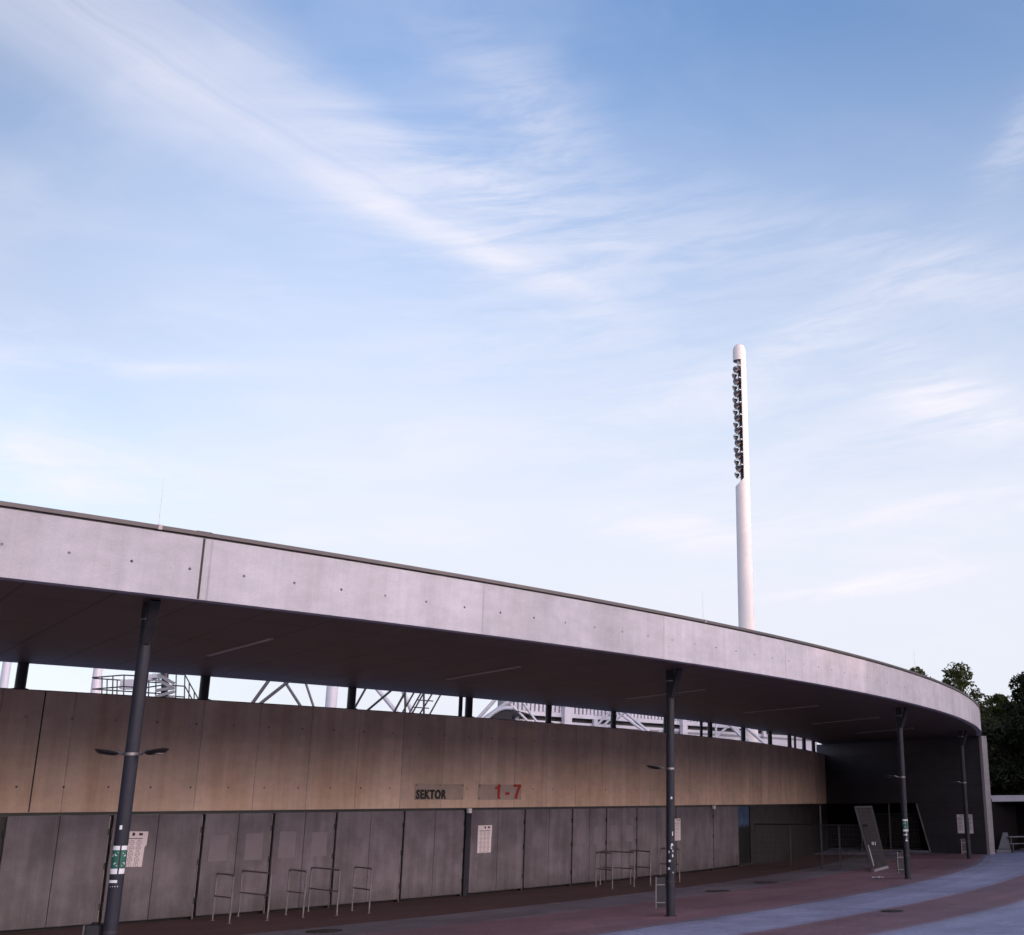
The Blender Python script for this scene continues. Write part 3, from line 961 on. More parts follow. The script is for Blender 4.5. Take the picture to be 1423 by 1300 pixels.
g = empty('slanted_gate', (6.24, 46.1, 0)); tag(g, 'leaning mesh gate frame standing at the end of the low mesh fence', 'gate')
b0, b1 = Vector((0, 0, .03)), Vector((.86, 2.4, .03)); t0, t1 = Vector((-.56, 0, 2.33)), Vector((.39, 2.4, 2.33))
MB().bar(b0, t0, .07, .07).build('gate_stile', 'fencepaint', g)
MB().bar(b1, t1, .07, .07).build('gate_stile', 'fencepaint', g)
mb = MB().bar(t0, t1, .07, .07); mb.build('gate_head_rail', 'fencepaint', g)
mb = MB().bar(b0+Vector((.0, 0, .02)), b1+Vector((0, 0, .02)), .16, .09); mb.build('gate_sill', 'greypaint', g)
mb = MB()
for i in range(1, 44):
    f_ = i/44; mb.bar(b0.lerp(b1, f_)+Vector((0, 0, .05)), t0.lerp(t1, f_), .009, .009)
for i in range(1, 24):
    f_ = i/24; mb.bar(b0.lerp(t0, f_), b1.lerp(t1, f_), .007, .007)
mb.build('mesh_infill', 'darkmetal', g)
MB().bar(b0.lerp(t0, .08)+Vector((.09, -.03, 0)), b0.lerp(t0, .40)+Vector((.09, -.03, 0)), .03, .03).build('pull_bar', 'galv', g)
mb = MB().box((-.05, -.02, -.06), (.05, .02, .06), Matrix.Translation(b0.lerp(b1, .45).lerp(t0.lerp(t1, .45), .41))); mb.box((.10, -.02, -.06), (.13, .02, .06), Matrix.Translation(b0.lerp(b1, .45).lerp(t0.lerp(t1, .45), .41)))
mb.build('lock_plate', 'whitepaint', g)

# ------------------------------------------------------------------ floodlight mast
mx, my = 2.86, 75.0
mast = empty('floodlight_mast', (mx, my, 0)); mast.rotation_euler = (0, R_(-0.35), 0)
tag(mast, 'tall white floodlight mast with a half-open round head full of lamps, rising behind the canopy', 'floodlight mast')
RB, RT_ = 0.52, 0.445
def rad(z): return RB+(RT_-RB)*max(0, z-12)/20.0
ZC = 23.0; ZT = 31.75
prof = [(0.60, 0), (rad(12), 12), (rad(18), 18), (rad(ZC-.3), ZC-.3)]
MB().lathe(prof, (0, 0, 0), 40).build('shaft', 'mast', mast, smooth=40)
# open side faces the pitch: towards -x and a little to the viewer
AO = R_(192); HW = R_(88)          # centre direction and half width of the opening
mb = MB(); n = 30
a0, a1 = AO+HW, AO-HW+2*PI
zs = [ZC-.3, ZC+.2, 26, 29, ZT-.1]
mb.lathe([(rad(z), z) for z in zs], (0, 0, 0), n, a0, a1)
mb.lathe([(rad(z)-.05, z) for z in reversed(zs)], (0, 0, 0), n, a0, a1)
for a in (a0, a1):
    vs = []
    for z in zs: vs += [Vector(((rad(z)-.05)*math.cos(a), (rad(z)-.05)*math.sin(a), z)), Vector((rad(z)*math.cos(a), rad(z)*math.sin(a), z))]
    mb.idx(vs, [(2*i, 2*i+1, 2*i+3, 2*i+2) for i in range(len(zs)-1)])
# slanted top of the full shaft on the open side
vs = []
for i in range(n+1):
    a = AO-HW+2*HW*i/n; r = rad(ZC)
    d_ = math.cos(a-AO)
    vs += [Vector((r*math.cos(a), r*math.sin(a), ZC-.3)), Vector((r*math.cos(a), r*math.sin(a), ZC+.25-.5*max(d_, 0)))]
mb.idx(vs, [(2*i, 2*i+2, 2*i+3, 2*i+1) for i in range(n)])
top = [vs[2*i+1] for i in range(n+1)]
mb.face(top)
mb.build('head_shell', 'mast', mast, smooth=40, weld=True)
R2 = rad(32)
mb = MB(); mb.lathe([(R2, ZT-.1), (R2, 32.35), (R2*.96, 32.52), (R2*.84, 32.68), (R2*.6, 32.80), (R2*.3, 32.86), (0.0, 32.88)], (0, 0, 0), 40)
mb.lathe([(0.0, ZT+.12), (R2-.04, ZT+.12), (R2-.04, ZT-.1), (R2, ZT-.1)], (0, 0, 0), 40)
mb.build('head_cap', 'mast', mast, smooth=50)
# inside: dark back plate, spine tube and white fins
ca, sa = math.cos(AO), math.sin(AO); ox = Vector((ca, sa, 0)); oy = Vector((-sa, ca, 0))
mI = Matrix((ox, oy, Vector((0, 0, 1)))).transposed().to_4x4()
MB().box((-.12, -.36, ZC+.1), (-.08, .36, ZT-.05), mI).build('back_plate', 'mastin', mast)
mb = MB().tube(mI @ Vector((.06, .0, 30.9)), mI @ Vector((.06, .0, ZT+.1)), .13, n=16); mb.build('spine', 'mast', mast, smooth=40)
mb = MB().tube(mI @ Vector((.04, 0, ZC+.1)), mI @ Vector((.04, 0, 31.0)), .07, n=12); mb.build('lamp_rail', 'mastin', mast, smooth=40)
for k in range(9):
    z = 31.20-k*0.88
    MB().box((-.08, -.43, z-.035), (.16, .43, z+.035), mI).build('fin', 'mast', mast)
lamp_me = None
for k in range(9):
    for j in range(3):
        z = 31.12-k*0.88-0.29*j + (0 if j != 1 else .05)
        yy = (-.22, .20, -.02)[j]; xx = (.22, .27, .38)[j]
        lm = mI @ Matrix.Translation((xx, yy, z)) @ Matrix.Rotation(R_(118 + (8 if j == 1 else 0)), 4, 'Y') @ Matrix.Rotation(R_((-24, 22, 4)[j] + random.uniform(-7, 7)), 4, 'X') @ Matrix.Scale(1.06, 4)
        if lamp_me is None:
            mb = MB(); mb.lathe([(0, -.17), (.07, -.165), (.10, -.10), (.165, .02), (.19, .055), (.19, .085), (.168, .085)], (0, 0, 0), 18)
            lo_ = mb.build('floodlight', 'lampbody', mast, smooth=40)
            mb = MB(); mb.lathe([(.168, .075), (.09, .095), (0, .10)], (0, 0, 0), 18)
            lg = mb.build('lamp_glass', 'lampglass', lo_, smooth=60)
            mb = MB().path([(-.2, 0, .03), (-.215, 0, -.1), (-.12, 0, -.24), (.12, 0, -.24), (.215, 0, -.1), (.2, 0, .03)], .016, 6)
            mb.build('lamp_bracket', 'darkmetal', lo_, smooth=50)
            lamp_me = lo_
            lo_.matrix_local = lm
        else:
            o = copy_tree(lamp_me, mast); o.matrix_local = lm

# ------------------------------------------------------------------ stadium steelwork behind the wall
def seg(mbk, p, q, Y, r, Y2=None, n=10):
    mbk.tube(at(*p, Y), at(*q, Y2 or Y), r, n=n)


def ext(p, q, k0, k1):
    """lengthen a measured line at both ends"""
    (x0, y0), (x1, y1) = p, q
    return (x0-(x1-x0)*k0, y0-(y1-y0)*k0), (x1+(x1-x0)*k1, y1+(y1-y0)*k1)


def col_round(px, wpx, Y, label, mat, top=14.0):
    p = at(px, 960, Y); r = wpx/F*Y/2
    o = empty('stadium_column', (p.x, p.y, 0)); tag(o, label, 'column', 'tall round columns behind the wall')
    MB().lathe([(r, 0), (r, top), (r*.9, top+.05), (0, top+.06)], (0, 0, 0), 32).build('shaft', mat, o, smooth=40)
    MB().lathe([(r*1.6, 0.004), (r*1.6, .12), (r, .2)], (0, 0, 0), 24).build('base_collar', mat, o, smooth=40)


col_round(4, 11, 48, 'round lavender grey column at the far left behind the wall', 'whitepaint')
col_round(132.5, 12, 52, 'round white column lit orange on its right side behind the wall', 'whitepaint')
col_round(461.5, 15.5, 58, 'thick round lavender column behind the wall between two slanted struts', 'whitepaint')

# left struts
g = empty('strut_frame', at(400, 960, 50)); g.location.z = 0; base = g.location.copy()
tag(g, 'grey tubular strut frame behind the wall, left of the thick lavender column', 'roof frame')
for p, q, r, Y in (((372, 948), (354, 973), .075, 50), ((396, 951), (363, 977), .07, 49), ((398, 951), (418, 982), .06, 51), ((426, 953), (436, 983), .05, 51)):
    a, c = ext(p, q, 1.0, 3.2)
    mb = MB(); A, C = at(*a, Y)-base, at(*c, Y)-base; mb.tube(A, C, r, n=12); mb.build('strut', 'strutpaint', g, smooth=40)
mb = MB().tube(at(350, 915, 50)-base, at(480, 925, 51)-base, .09, n=12); mb.build('top_chord', 'strutpaint', g, smooth=40)

g = empty('stair_tower', at(570, 980, 46)); g.location.z = 0; base = g.location.copy()
tag(g, 'dark steel stair and ladder frame with pale crossing struts right of the thick column', 'stair')
for p, q, r, m_ in (((541, 962), (510, 988), .045, 'darkmetal'), ((562, 964), (547, 991), .045, 'darkmetal'), ((574, 965), (559, 991), .035, 'darkmetal'),
                  ((563, 964), (563, 992), .04, 'darkmetal'), ((589, 965), (589, 993), .04, 'darkmetal'), ((507, 959), (498, 975), .045, 'darkmetal')):
    a, c = ext(p, q, .8, 2.5); MB().tube(at(*a, 46)-base, at(*c, 46)-base, r, n=8).build('steel_strut', m_, g, smooth=40)
for p, q in (((526, 960), (552, 991)), ((562, 965), (573, 991))):
    a, c = ext(p, q, .8, 2.5); MB().tube(at(*a, 48)-base, at(*c, 48)-base, .085, n=12).build('pale_strut', 'whitepaint', g, smooth=40)
for p, q in (((583.5, 966), (569, 991)), ((587, 966.5), (573, 991.5)), ((599, 967), (583, 993)), ((611, 968), (596, 995))):
    a, c = ext(p, q, .8, 2.5); MB().bar(at(*a, 45)-base, at(*c, 45)-base, .05, .05).build('stringer', 'darkmetal', g)
for k in range(-2, 9):
    y = 973+k*10; x = 583-(y-966)*.58
    MB().bar(at(x, y, 45)-base, at(x+23, y+1.6, 45)-base, .04, .04).build('stair_tread', 'darkmetal', g)

# camera platform with railings (left)
YP = 44
g = empty('steel_platform', at(205, 980, YP)); g.location.z = 0; base = g.location.copy()
tag(g, 'steel platform with thin railings and equipment boxes behind the wall beside the nearest column', 'platform')
def railing(pts_top, drop, Y, posts, mids):
    mb = MB()
    for a, c in zip(pts_top[:-1], pts_top[1:]):
        for dd in (0, *mids):
            mb.tube(at(a[0], a[1]+dd, Y)-base, at(c[0], c[1]+dd, Y)-base, .024, n=6)
    for (x, y) in posts: mb.tube(at(x, y, Y)-base, at(x-1.5, y+drop, Y)-base, .024, n=6)
    return mb.build('railing', 'darkmetal', g, smooth=40)
railing([(128, 942), (171, 938.5), (205, 940)], 60, YP-1, [(142, 941), (157, 940), (172.5, 938.6)], (16, 30))
railing([(130, 943), (190, 947), (235, 950)], 60, YP+1, [(149, 944), (163, 945.5), (190, 947)], (15, 29))
railing([(196, 941), (228, 936), (257, 938)], 60, YP, [(207, 940), (217, 938), (245, 937), (257, 938)], (16, 31))
railing([(257, 938), (278, 976)], 60, YP, [(263, 949), (270, 962)], (16,))
for (x0, y0, x1, y1, m_) in ((170, 945, 186, 958, 'whitepaint'), (206, 938, 213, 946, 'whitepaint'), (214, 937, 222, 943, 'whitepaint')):
    p, q = at(x0, y0, YP)-base, at(x1, y1, YP)-base
    MB().box((p.x, p.y-.15, q.z), (q.x, p.y+.15, p.z)).build('equipment_box', m_, g)
mb = MB().tube(at(230, 930, YP)-base, at(226, 1010, YP)-base, .12, n=14); mb.build('pylon', 'darkmetal', g, smooth=40)
for k in range(5):
    y = 944+k*7; MB().box((-.35, -.06, -.05), (.35, .06, .05), Matrix.Translation(at(231-k*.5, y, YP-.3)-base) @ Matrix.Rotation(random.uniform(-.5, .5), 4, 'Y')).build('pylon_bracket', 'greypaint', g)
c0, c1 = at(126, 985, YP)-base, at(262, 990, YP)-base
MB().box((c0.x, c0.y-1.2, c0.z-.15), (c1.x, c0.y+1.2, c0.z)).build('deck', 'greypaint', g)
for px in (135, 195, 255):
    p = at(px, 985, YP)-base; MB().box((p.x-.06, p.y-.06, 0.004), (p.x+.06, p.y+.06, c0.z-.15)).build('platform_leg', 'greypaint', g)

# white grandstand roof edge (right half of the gap)
def gy(px): return 60.0/(1-0.000596*(px-708))
GA, GB = at(700, 990, gy(700)), at(1135, 1020, gy(1135))
GA.z = GB.z = 0
gd = (GB-GA).normalized(); gn = Vector((-gd.y, gd.x, 0)); GL = (GB-GA).length
g = empty('grandstand_roof', GA); tag(g, 'white steel grandstand roof edge with a ribbed top and box beams behind the wall', 'grandstand roof')
gm = Matrix((gd, gn, Vector((0, 0, 1)))).transposed().to_4x4()
MB().box((0, 0, 5.7), (GL, .5, 6.43), gm).build('lower_beam', 'whitepaint', g)
MB().box((0, .06, 6.432), (GL, .5, 6.57), gm).build('beam_seam', 'greypaint', g)
MB().box((0, .02, 6.572), (GL, .5, 6.73), gm).build('middle_beam', 'whitepaint', g)
MB().box((0, .25, 6.732), (GL, .5, 6.958), gm).build('dark_slot', 'black', g)
MB().box((0, -.05, 6.96), (GL, .5, 7.17), gm).build('upper_flange', 'whitepaint', g)
MB().box((0, .2, 7.172), (GL, .5, 9.0), gm).build('eaves_board', 'greypaint', g)
mb = MB(); x = .1
while x < GL:
    mb.box((x, -.02, 7.18), (x+.17, .198, 9.0), gm); x += .285
mb.build('ribbed_edge', 'whitepaint', g)
for px, w in ((784, .52), (947, .42)):
    t = 0
    best = min(range(400), key=lambda i: abs(CX+F*((GA+gd*(GL*i/400)+Vector((0, 0, 7-EYE))).dot(RT))/((GA+gd*(GL*i/400)+Vector((0, 0, 7-EYE))).dot(FW)) - px))
    t = GL*best/400
    MB().box((t-w/2, -.3, 5.5), (t+w/2, -.055, 9.0), gm).build('white_pier', 'whitepaint', g)
for px in (716, 825, 1060):
    best = min(range(400), key=lambda i: abs(CX+F*((GA+gd*(GL*i/400)+Vector((0, 0, 7-EYE))).dot(RT))/((GA+gd*(GL*i/400)+Vector((0, 0, 7-EYE))).dot(FW)) - px))
    t = GL*best/400
    MB().box((t-.14, -.16, 6.55), (t+.14, -.002, 6.95), gm).build('junction_box', 'whitepaint', g)
for t in (0.5, GL*.33, GL*.66, GL-.5):
    MB().box((t-.2, .05, 0.004), (t+.2, .45, 5.698), gm).build('roof_column', 'whitepaint', g)
for p, q, r in (((708, 978), (736, 1005), .06), ((729, 980), (746, 1004), .06), ((847, 990), (826, 1012), .06), ((852, 996), (834, 1013), .06), ((857, 1000), (842, 1013), .06),
                ((864, 993.6), (894, 1016), .075), ((875, 995), (902, 1017.6), .075), ((926, 1011), (914, 1019), .07), ((995, 1025), (1011, 1010), .07), ((1016, 1010), (1034, 1028), .09),
                ((1023, 1013), (1038, 1027), .08), ((1041, 1015), (1063, 1034), .1), ((995, 1006), (994.7, 1028), .06), ((686, 975), (665, 998), .09), ((705, 977), (673, 999), .11)):
    Y = gy(p[0])-1.5
    a, c = ext(p, q, .7, 1.6)
    MB().tube(at(*a, Y)-GA, at(*c, Y)-GA, r, n=10).build('truss_tube', 'whitepaint', g, smooth=40)
# dark rounded vault end left of the ribbed edge
mb = MB(); pts = []
for i in range(15):
    t = i/14; px = 674+38*t; py = 1003-17*math.sin(min(1, t*1.25)*PI/2)
    pts.append(at(px, py, 57)-GA)
top_ = [p for p in pts]; bot = [Vector((p.x, p.y, 4.2)) for p in pts]
off = Vector((0.5, 4, 0))
for i in range(14):
    mb.face([bot[i], bot[i+1], top_[i+1], top_[i]]); mb.face([top_[i], top_[i+1], top_[i+1]+off, top_[i]+off])
mb.build('vault_end', 'black', g)
mb = MB().path([p+Vector((0, -.08, .05)) for p in pts], .09, 8); mb.build('vault_rim', 'whitepaint', g, smooth=50)

# ------------------------------------------------------------------ trees on the right
def leaves(mbk, c, r, n, size, flat=0.8):
    vs = mbk.v
    for _ in range(n):
        while True:
            d = Vector((random.uniform(-1, 1), random.uniform(-1, 1), random.uniform(-1, 1)))
            if 0.05 < d.length < 1: break
        d = d.normalized()*(d.length**0.45)
        p = Vector((c[0]+d.x*r[0], c[1]+d.y*r[1], c[2]+d.z*r[2]))
        nrm = Vector((random.gauss(0, 1), random.gauss(0, 1), random.gauss(0, 1)+.4)).normalized()
        x = nrm.orthogonal().normalized(); y = nrm.cross(x); t = random.uniform(0, 2*PI)
        x, y = x*math.cos(t)+y*math.sin(t), y*math.cos(t)-x*math.sin(t)
        s = size*random.uniform(.6, 1.3)
        i = len(vs)
        mbk.v += [tuple(p-x*s), tuple(p+y*s*.45+nrm*s*.1), tuple(p+x*s), tuple(p-y*s*.45+nrm*s*.1)]
        mbk.f.append([i, i+1, i+2, i+3]); mbk.uv.append([(0, 0)]*4); mbk.mi.append(0)


def tree(name, base, top, rx, z0, nclump, label, seed, size=.17, mat='leaf', dens=230, cone=0.0, group='trees beyond the canopy'):
    random.seed(seed)
    o = empty(name, (base.x, base.y, 0)); tag(o, label, 'tree', group)
    tb = MB(); th = z0+(top-z0)*.75
    tb.tube((0, 0, 0), (.1, .05, z0), .22, .16, 10, False); tb.tube((.1, .05, z0), (0, 0, th), .16, .04, 8, False)
    lb = MB()
    for k in range(nclump):
        t = (k+.5)/nclump; z = z0+(top-z0)*(t**.9)
        w = rx*math.sin(PI*min(1, .18+.80*t))**.8*(1-cone*t)
        a = k*2.4+random.uniform(-.4, .4); q = math.sqrt(random.uniform(.08, 1))*w
        c = Vector((q*math.cos(a), q*math.sin(a), min(z, top-.3)))
        cr = random.uniform(.28, .85)*(.5+.45*rx/2.5)
        leaves(lb, c, (cr, cr, cr*.75), dens, size)
        s0 = Vector((.05, .02, max(z0*.8, z-.9-q*.3))); tb.tube(s0, c, .05, .015, 5, False)
    tb.build('trunk', 'bark', o, smooth=60); lb.build('crown', mat, o)
    return o


def tpos(px, Y):
    d = at(px, 1000, Y); return Vector((d.x, d.y, 0))


def tz(py, px, Y): return at(px, py, Y).z


tree('broadleaf_tree', tpos(1336, 74), tz(926, 1336, 74), 2.0, 3.0, 60, 'round topped leafy tree rising behind the right end of the canopy', 11, .13, 'leaf', 85)
tree('broadleaf_tree', tpos(1275, 80), tz(928, 1275, 80), 2.4, 3.0, 46, 'leafy tree whose ragged top just clears the canopy edge beside the thin rod', 12, .13, 'leaf', 90)
tree('broadleaf_tree', tpos(1391, 72), tz(965, 1391, 72), 1.9, 1.0, 80, 'bushy green tree with warm lit tips beyond the building corner', 13, .13, 'leaf', 110, 0.35)
tree('broadleaf_tree', tpos(1430, 70), tz(938, 1430, 70), 2.2, 1.0, 84, 'dark tall tree cut by the right border above the shelter', 14, .13, 'leafdark', 110, 0.3)
tree('broadleaf_tree', tpos(1409, 75), tz(977, 1409, 75), 2.0, 1.0, 70, 'dark tree filling the gap between the two taller trees at right', 15, .14, 'leafdark', 120, 0.2)
tree('broadleaf_tree', tpos(1368, 77), tz(978, 1368, 77), 1.7, 1.0, 60, 'low dark tree directly behind the pale end fin of the building', 16, .13, 'leafdark', 110, 0.4)
random.seed(21)
hb = MB(); hb_in = MB()
h0 = tpos(1355, 69); h0.z = 0
for i in range(150):
    t = random.random(); p = Vector((-.5+t*11, random.uniform(-.8, .8)-t*1.0, random.uniform(.4, 6.6)))
    leaves(hb, p, (.8, .8, .7), 200, .16)
hb_in.box((-.8, .1, 0), (10.6, .9, 6.2))
o = empty('hedge', h0); tag(o, 'tall dark clipped hedge behind the flat roofed shelter', 'hedge')
hb.build('hedge_foliage', 'leafdark', o); hb_in.build('hedge_core', 'interior', o)
random.seed(5)

# ------------------------------------------------------------------ shelter, tables and board at the right
sb = at(1377.5, 1180, 63.5); sb.z = 0
g = empty('flat_roof_shelter', sb); tag(g, 'flat roofed shelter with a pale roof edge and white post right of the building', 'shelter')
MB().box((-.10, -.5, 2.42), (7.5, 4.0, 2.47)).build('roof_underside', 'interior', g)
mb = MB(); mb.box((-.15, -.56, 2.472), (7.5, -.46, 2.78)); mb.box((-.15, -.458, 2.472), (-.05, 4.0, 2.78)); mb.box((-.048, -.458, 2.68), (7.5, 4.0, 2.77)); mb.build('roof_edge', 'shelteredge', g)
MB().tube((0, 0, 0.004), (0, 0, 2.418), .055, n=14).build('shelter_post', 'greypaint', g, smooth=40)
mb = MB(); mb.lathe([(0, -.07), (.07, -.06), (.11, 0), (.07, .06), (0, .07)], (.0, -.16, 2.33), 16); mb.build('globe_lamp', 'whitepaint', g, smooth=60)
MB().box((-.1, 3.6, 0), (7.5, 3.75, 2.418)).build('back_wall', 'interior', g)
mb = MB(); mb.box((.9, 3.50, 1.36), (1.6, 3.598, 1.42)); mb.box((1.0, 3.50, 1.02), (1.8, 3.598, 1.07)); mb.build('shelf', 'board', g)


def table(loc, rz, label):
    t = empty('folding_table', (*loc, 0)); t.rotation_euler = (0, 0, rz); tag(t, label, 'table', None)
    MB().box((-.9, -.35, .72), (.9, .35, .76)).build('table_top', 'board', t)
    for lx in (-.8, .8):
        for ly in (-.28, .28): MB().box((lx-.02, ly-.02, 0.004), (lx+.02, ly+.02, .718)).build('leg', 'strutpaint', t)
    return t


p = at(1424, 1180, 62.6)
table((p.x, p.y), .12, 'light folding table standing under the flat roofed shelter')
p = at(1426, 1180, 61.6)
o = empty('folding_bench', (p.x, p.y, 0)); o.rotation_euler = (0, 0, .12); tag(o, 'low narrow bench in front of the folding table under the shelter', 'bench')
MB().box((-.85, -.13, .42), (.85, .13, .45)).build('bench_seat', 'board', o)
for lx in (-.7, .7): MB().box((lx-.02, -.11, 0.004), (lx+.02, .11, .418)).build('leg', 'strutpaint', o)
p = at(1397, 1180, 62.0)
o = empty('leaning_board', (p.x, p.y+.2, 0)); tag(o, 'narrow dark board leaning beside the tables on a pale plank foot', 'board')
mb = MB(); mb.idx([(-.3, 0, .16), (.32, 0, .16), (.32, .35, .95), (.08, .35, .95), (-.3, .05, .16), (.32, .05, .16), (.32, .4, .95), (.08, .4, .95)], ((0, 1, 2, 3), (7, 6, 5, 4), (0, 4, 5, 1), (1, 5, 6, 2), (2, 6, 7, 3), (3, 7, 4, 0)))
mb.build('board_panel', 'strutpaint', o)
MB().box((-.42, -.15, .004), (.30, .15, .14)).build('plank_foot', 'board', o)

# ------------------------------------------------------------------ unseen far woodland, added to keep the low sun off the forecourt
SUN_AZ, SUN_EL = R_(118), R_(4.5)
sd = Vector((math.sin(SUN_AZ), math.cos(SUN_AZ), 0)); sn = Vector((-sd.y, sd.x, 0))
if sn.y < 0: sn = -sn
random.seed(33)
fb_ = MB()
def wood_h(u):
    if 30.5 < u < 35.5: return 19.2  # lower gap shaped to let the sun reach one column
    return 23.2 if u > 37 else 24.2


for i in range(560):
    u = random.uniform(-130, 230); t = 141+random.uniform(-3, 7)
    p = sd*t + sn*u; H = wood_h(u)
    leaves(fb_, (p.x, p.y, random.uniform(.5, H-2.0)), (4.0, 4.0, 2.5), 34, 1.1)
for i in range(420):
    u = random.uniform(-130, 230); p = sd*(141+random.uniform(-2, 2)) + sn*u; H = wood_h(u)
    leaves(fb_, (p.x, p.y, H-1.2+random.uniform(-.7, .3)), (2.2, 2.2, 1.2), 40, .6)
u = -130.0  # solid core added inside the foliage to block the sun
while u < 230:
    H = wood_h(u+1.2)-1.0+random.uniform(-.3, .3)
    a, c = sd*143+sn*u, sd*143+sn*(u+2.5)
    q = sd*1.0
    fb_.idx([a, c, c+q, a+q] + [v_+Vector((0, 0, H)) for v_ in (a, c, c+q, a+q)], ((0, 1, 2, 3), (4, 5, 6, 7), (0, 1, 5, 4), (1, 2, 6, 5), (2, 3, 7, 6), (3, 0, 4, 7)))
    u += 2.5
# unseen nearer clumps, right and behind the viewer, added to dim fascia and wall
for (x0, y0, x1, y1, H, n_) in ((21.5, 68, 31, 42, 23.0, 150), (31, 42, 36, 24, 16.0, 80), (15, 13, 30, 1, 17.0, 130)):
    for i in range(n_):
        f_ = random.random()
        p = Vector((x0+(x1-x0)*f_, y0+(y1-y0)*f_, 0)) + Vector((random.uniform(-1.5, 1.5), random.uniform(-1.5, 1.5), random.uniform(.8, H-1.5)))
        leaves(fb_, p, (1.9, 1.9, 1.6), 190, .22)
tag(fb_.build('unseen_shade_woodland', 'leafdark'), kind='stuff')

# ------------------------------------------------------------------ light and sky
w = bpy.data.worlds.new('World'); scene.world = w; w.use_nodes = True
E.nt = w.node_tree
nt = w.node_tree
bg = nt.nodes['Background']
sky = nt.nodes.new('ShaderNodeTexSky'); sky.sky_type = 'NISHITA'; sky.sun_disc = False
sky.sun_elevation = SUN_EL; sky.sun_rotation = SUN_AZ
sky.altitude = 200; sky.air_density = 1.0; sky.dust_density = 0.8; sky.ozone_density = 3.0
dirv = texco('Generated')
dx, dy, dz = sep(dirv)
az = E.m('ARCTAN2', dx, dy)*57.2958
el = E.m('ARCSINE', dz)*57.2958
zc = E.m('MAXIMUM', dz, 0.02) + 0.12
px_, py_ = dx/zc, dy/zc
warp = noise(comb(px_*1.3, py_*1.3), 1.0, 4, 0.6) - 0.5
HAZE = (1.39, 1.44, 1.60)
CLOUD = (1.62, 1.57, 1.70)
WEST_HIGH = (3.7, 3.65, 4.5)
WEST_LOW = (18.5, 14.2, 12.6)
# one long cirrus plume, and thin scattered veils
ln = (az + 33.4)*(-0.31) + 33.2
off = el - ln + warp*2.6
core = E.m('MAXIMUM', az*(-0.14) - 0.6, 0.8)
rel = off/core
lenf = az.step(-75, -40, 0.5, 1.0)*az.step(-22, 0, 1.0, 0.0)
fib = noise(comb((az + el*3.1)*0.055 + warp*1.6, (el - ln)*0.38 + warp*1.2), 1.0, 6, 0.6, 0.8)
plume = rel.step(-1.3, 0.1)*rel.step(0.2, 2.6, 1, 0)*lenf*fib.step(0.22, 0.70, 0.5, 1.0)
spine = (off*0.8 + 0.45).abs().step(0.0, 1.0, 1, 0)*az.step(-24, -15)*az.step(-10, -4, 1, 0)
veil = noise(comb(px_*0.55 + py_*0.18 + warp*.5, py_*0.75 - px_*.2), 1.7, 6, 0.6, 0.3).step(0.44, 0.85)
low = noise(comb(az*0.06 + warp*0.9, el*0.24), 1.0, 6, 0.62, 0.5).step(0.46, 0.80)*el.step(3, 9)*el.step(19, 27, 1, 0)
soft = noise(comb(px_*0.7 - 3.0, py_*0.6), 0.9, 3, 0.5).step(0.38, 0.72)*az.step(-40, 20, 1.0, 0.35)
def streak(a0, e0, slope, ln_, wd_, k):
    a = az - a0; e = el - e0 - a*slope + warp*1.6*wd_
    g = E.m('EXPONENT', (a*a*(1.0/ln_**2) + e*e*(1.0/wd_**2))*-1.0)
    return g*fib2*k
fib2 = noise(comb(az*0.10 + el*0.12 + warp*0.8, el*0.75 - az*0.12), 1.0, 6, 0.66, 0.4).step(0.28, 0.70, 0.1, 1.0)
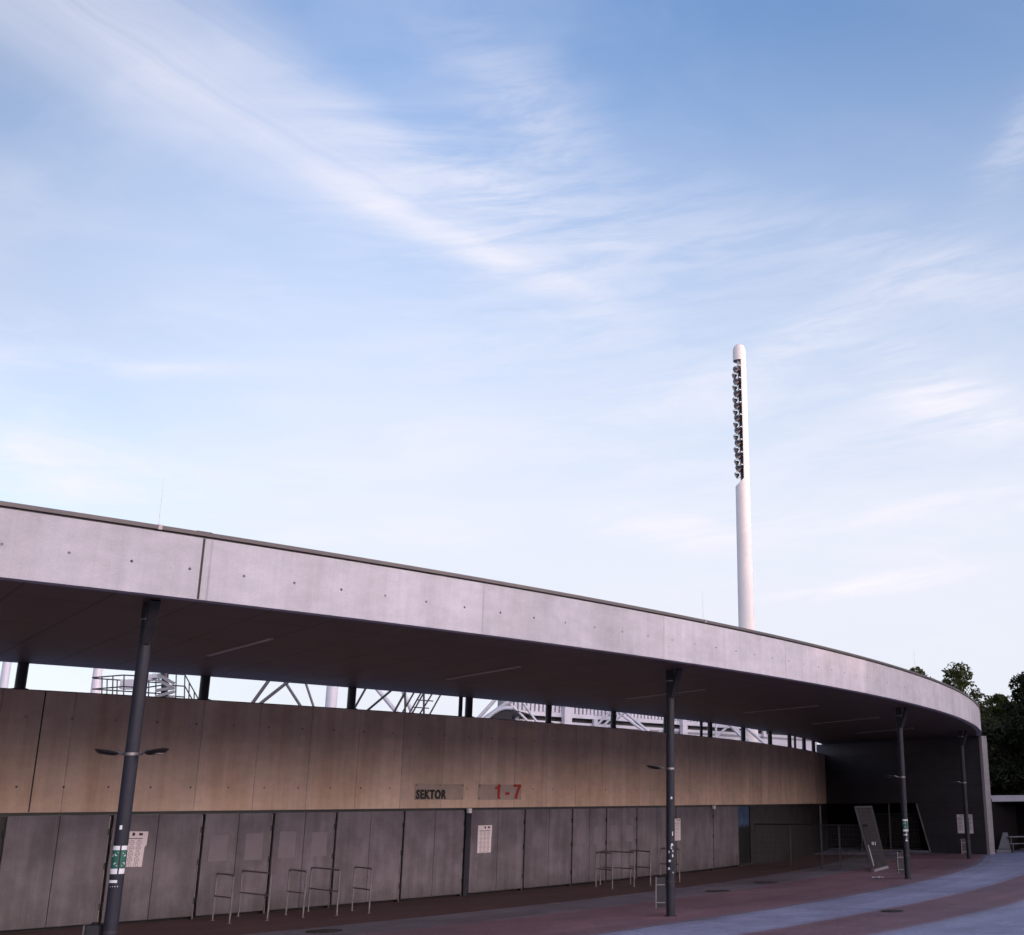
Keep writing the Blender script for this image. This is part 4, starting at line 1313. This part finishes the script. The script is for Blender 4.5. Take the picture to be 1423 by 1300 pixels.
cl = (plume*0.48 + spine*0.20 + veil*0.42 + low*0.45 + soft*0.38
      + streak(12.5, 18.8, -0.50, 5.0, 1.8, 0.75) + streak(-1.2, 13.2, -0.05, 4.0, 0.9, 0.7) + streak(8.0, 10.1, 0.13, 5.0, 0.5, 1.0)
      + streak(-29, 19.0, 0.12, 6.5, 0.5, 0.5) + streak(-31.5, 14.6, -0.1, 4.0, 1.1, 0.5) + streak(17.5, 30.3, 0.6, 2.2, 1.5, 0.45)
      + streak(-9.5, 33.0, -0.5, 5.0, 2.6, 0.28) + streak(2.0, 27.5, -0.25, 9.0, 2.5, 0.25) + streak(13.0, 25.0, -0.2, 6.0, 2.0, 0.3) + streak(-12.0, 29.3, -0.30, 8.0, 1.2, 0.35) + streak(5.0, 22.0, 0.35, 7.0, 0.9, 0.4)
      + streak(10.0, 13.6, 0.10, 7.0, 0.8, 0.4) + streak(-9.0, 25.0, -0.30, 10.0, 4.5, 0.45) + streak(6.0, 17.0, 0.1, 9.0, 4.0, 0.3)).clamp()
# pale high haze that thickens towards the horizon, away from the sun
sx_, sy_ = math.sin(SUN_AZ), math.cos(SUN_AZ)
toward = dx*sx_ + dy*sy_
away = toward.step(0.15, 0.75, 1, 0)
hz = (el.step(5, 42, 1, 0)*0.97)*away*az.step(-38, -14, 0.62, 1.0)
skyc = mix(1.0, E(sky.outputs[0]), (1.16, 0.93, 0.93), 'MULTIPLY')
skyc = scale_col(skyc, 1.0 - az.step(-42, -14, 0.46, 0.0)*el.step(12, 22)*away)
skyc = mix(hz, skyc, HAZE)
# bright western sky: low glow round the sun and a pale high veil above it
high_w = toward.step(0.05, 0.85)*el.step(25, 75, 1, 0)*0.8
skyc = mix(high_w, skyc, WEST_HIGH)
low_w = toward.step(0.35, 0.92)*el.step(15, 32, 1, 0)*el.step(5, 12)*0.9
skyc = mix(low_w, skyc, WEST_LOW)
skyc = mix(cl, skyc, CLOUD)
nt.links.new(skyc.s, bg.inputs['Color'])
bg.inputs['Strength'].default_value = 0.15

sl_ = bpy.data.lights.new('sun', 'SUN'); sl_.energy = 0.30; sl_.angle = R_(0.6); sl_.color = (1.0, 0.52, 0.28)
so = bpy.data.objects.new('sun', sl_); COL.objects.link(so)
sv = Vector((math.sin(SUN_AZ)*math.cos(SUN_EL), math.cos(SUN_AZ)*math.cos(SUN_EL), math.sin(SUN_EL)))
so.rotation_euler = sv.to_track_quat('Z', 'Y').to_euler(); so.location = (30, -10, 40)

vs_ = scene.view_settings
vs_.view_transform = 'Standard'; vs_.look = 'None'; vs_.exposure = 2.0; vs_.gamma = 1.0
scene.cycles.max_bounces = 6; scene.cycles.diffuse_bounces = 4
scene.cycles.use_denoising = True
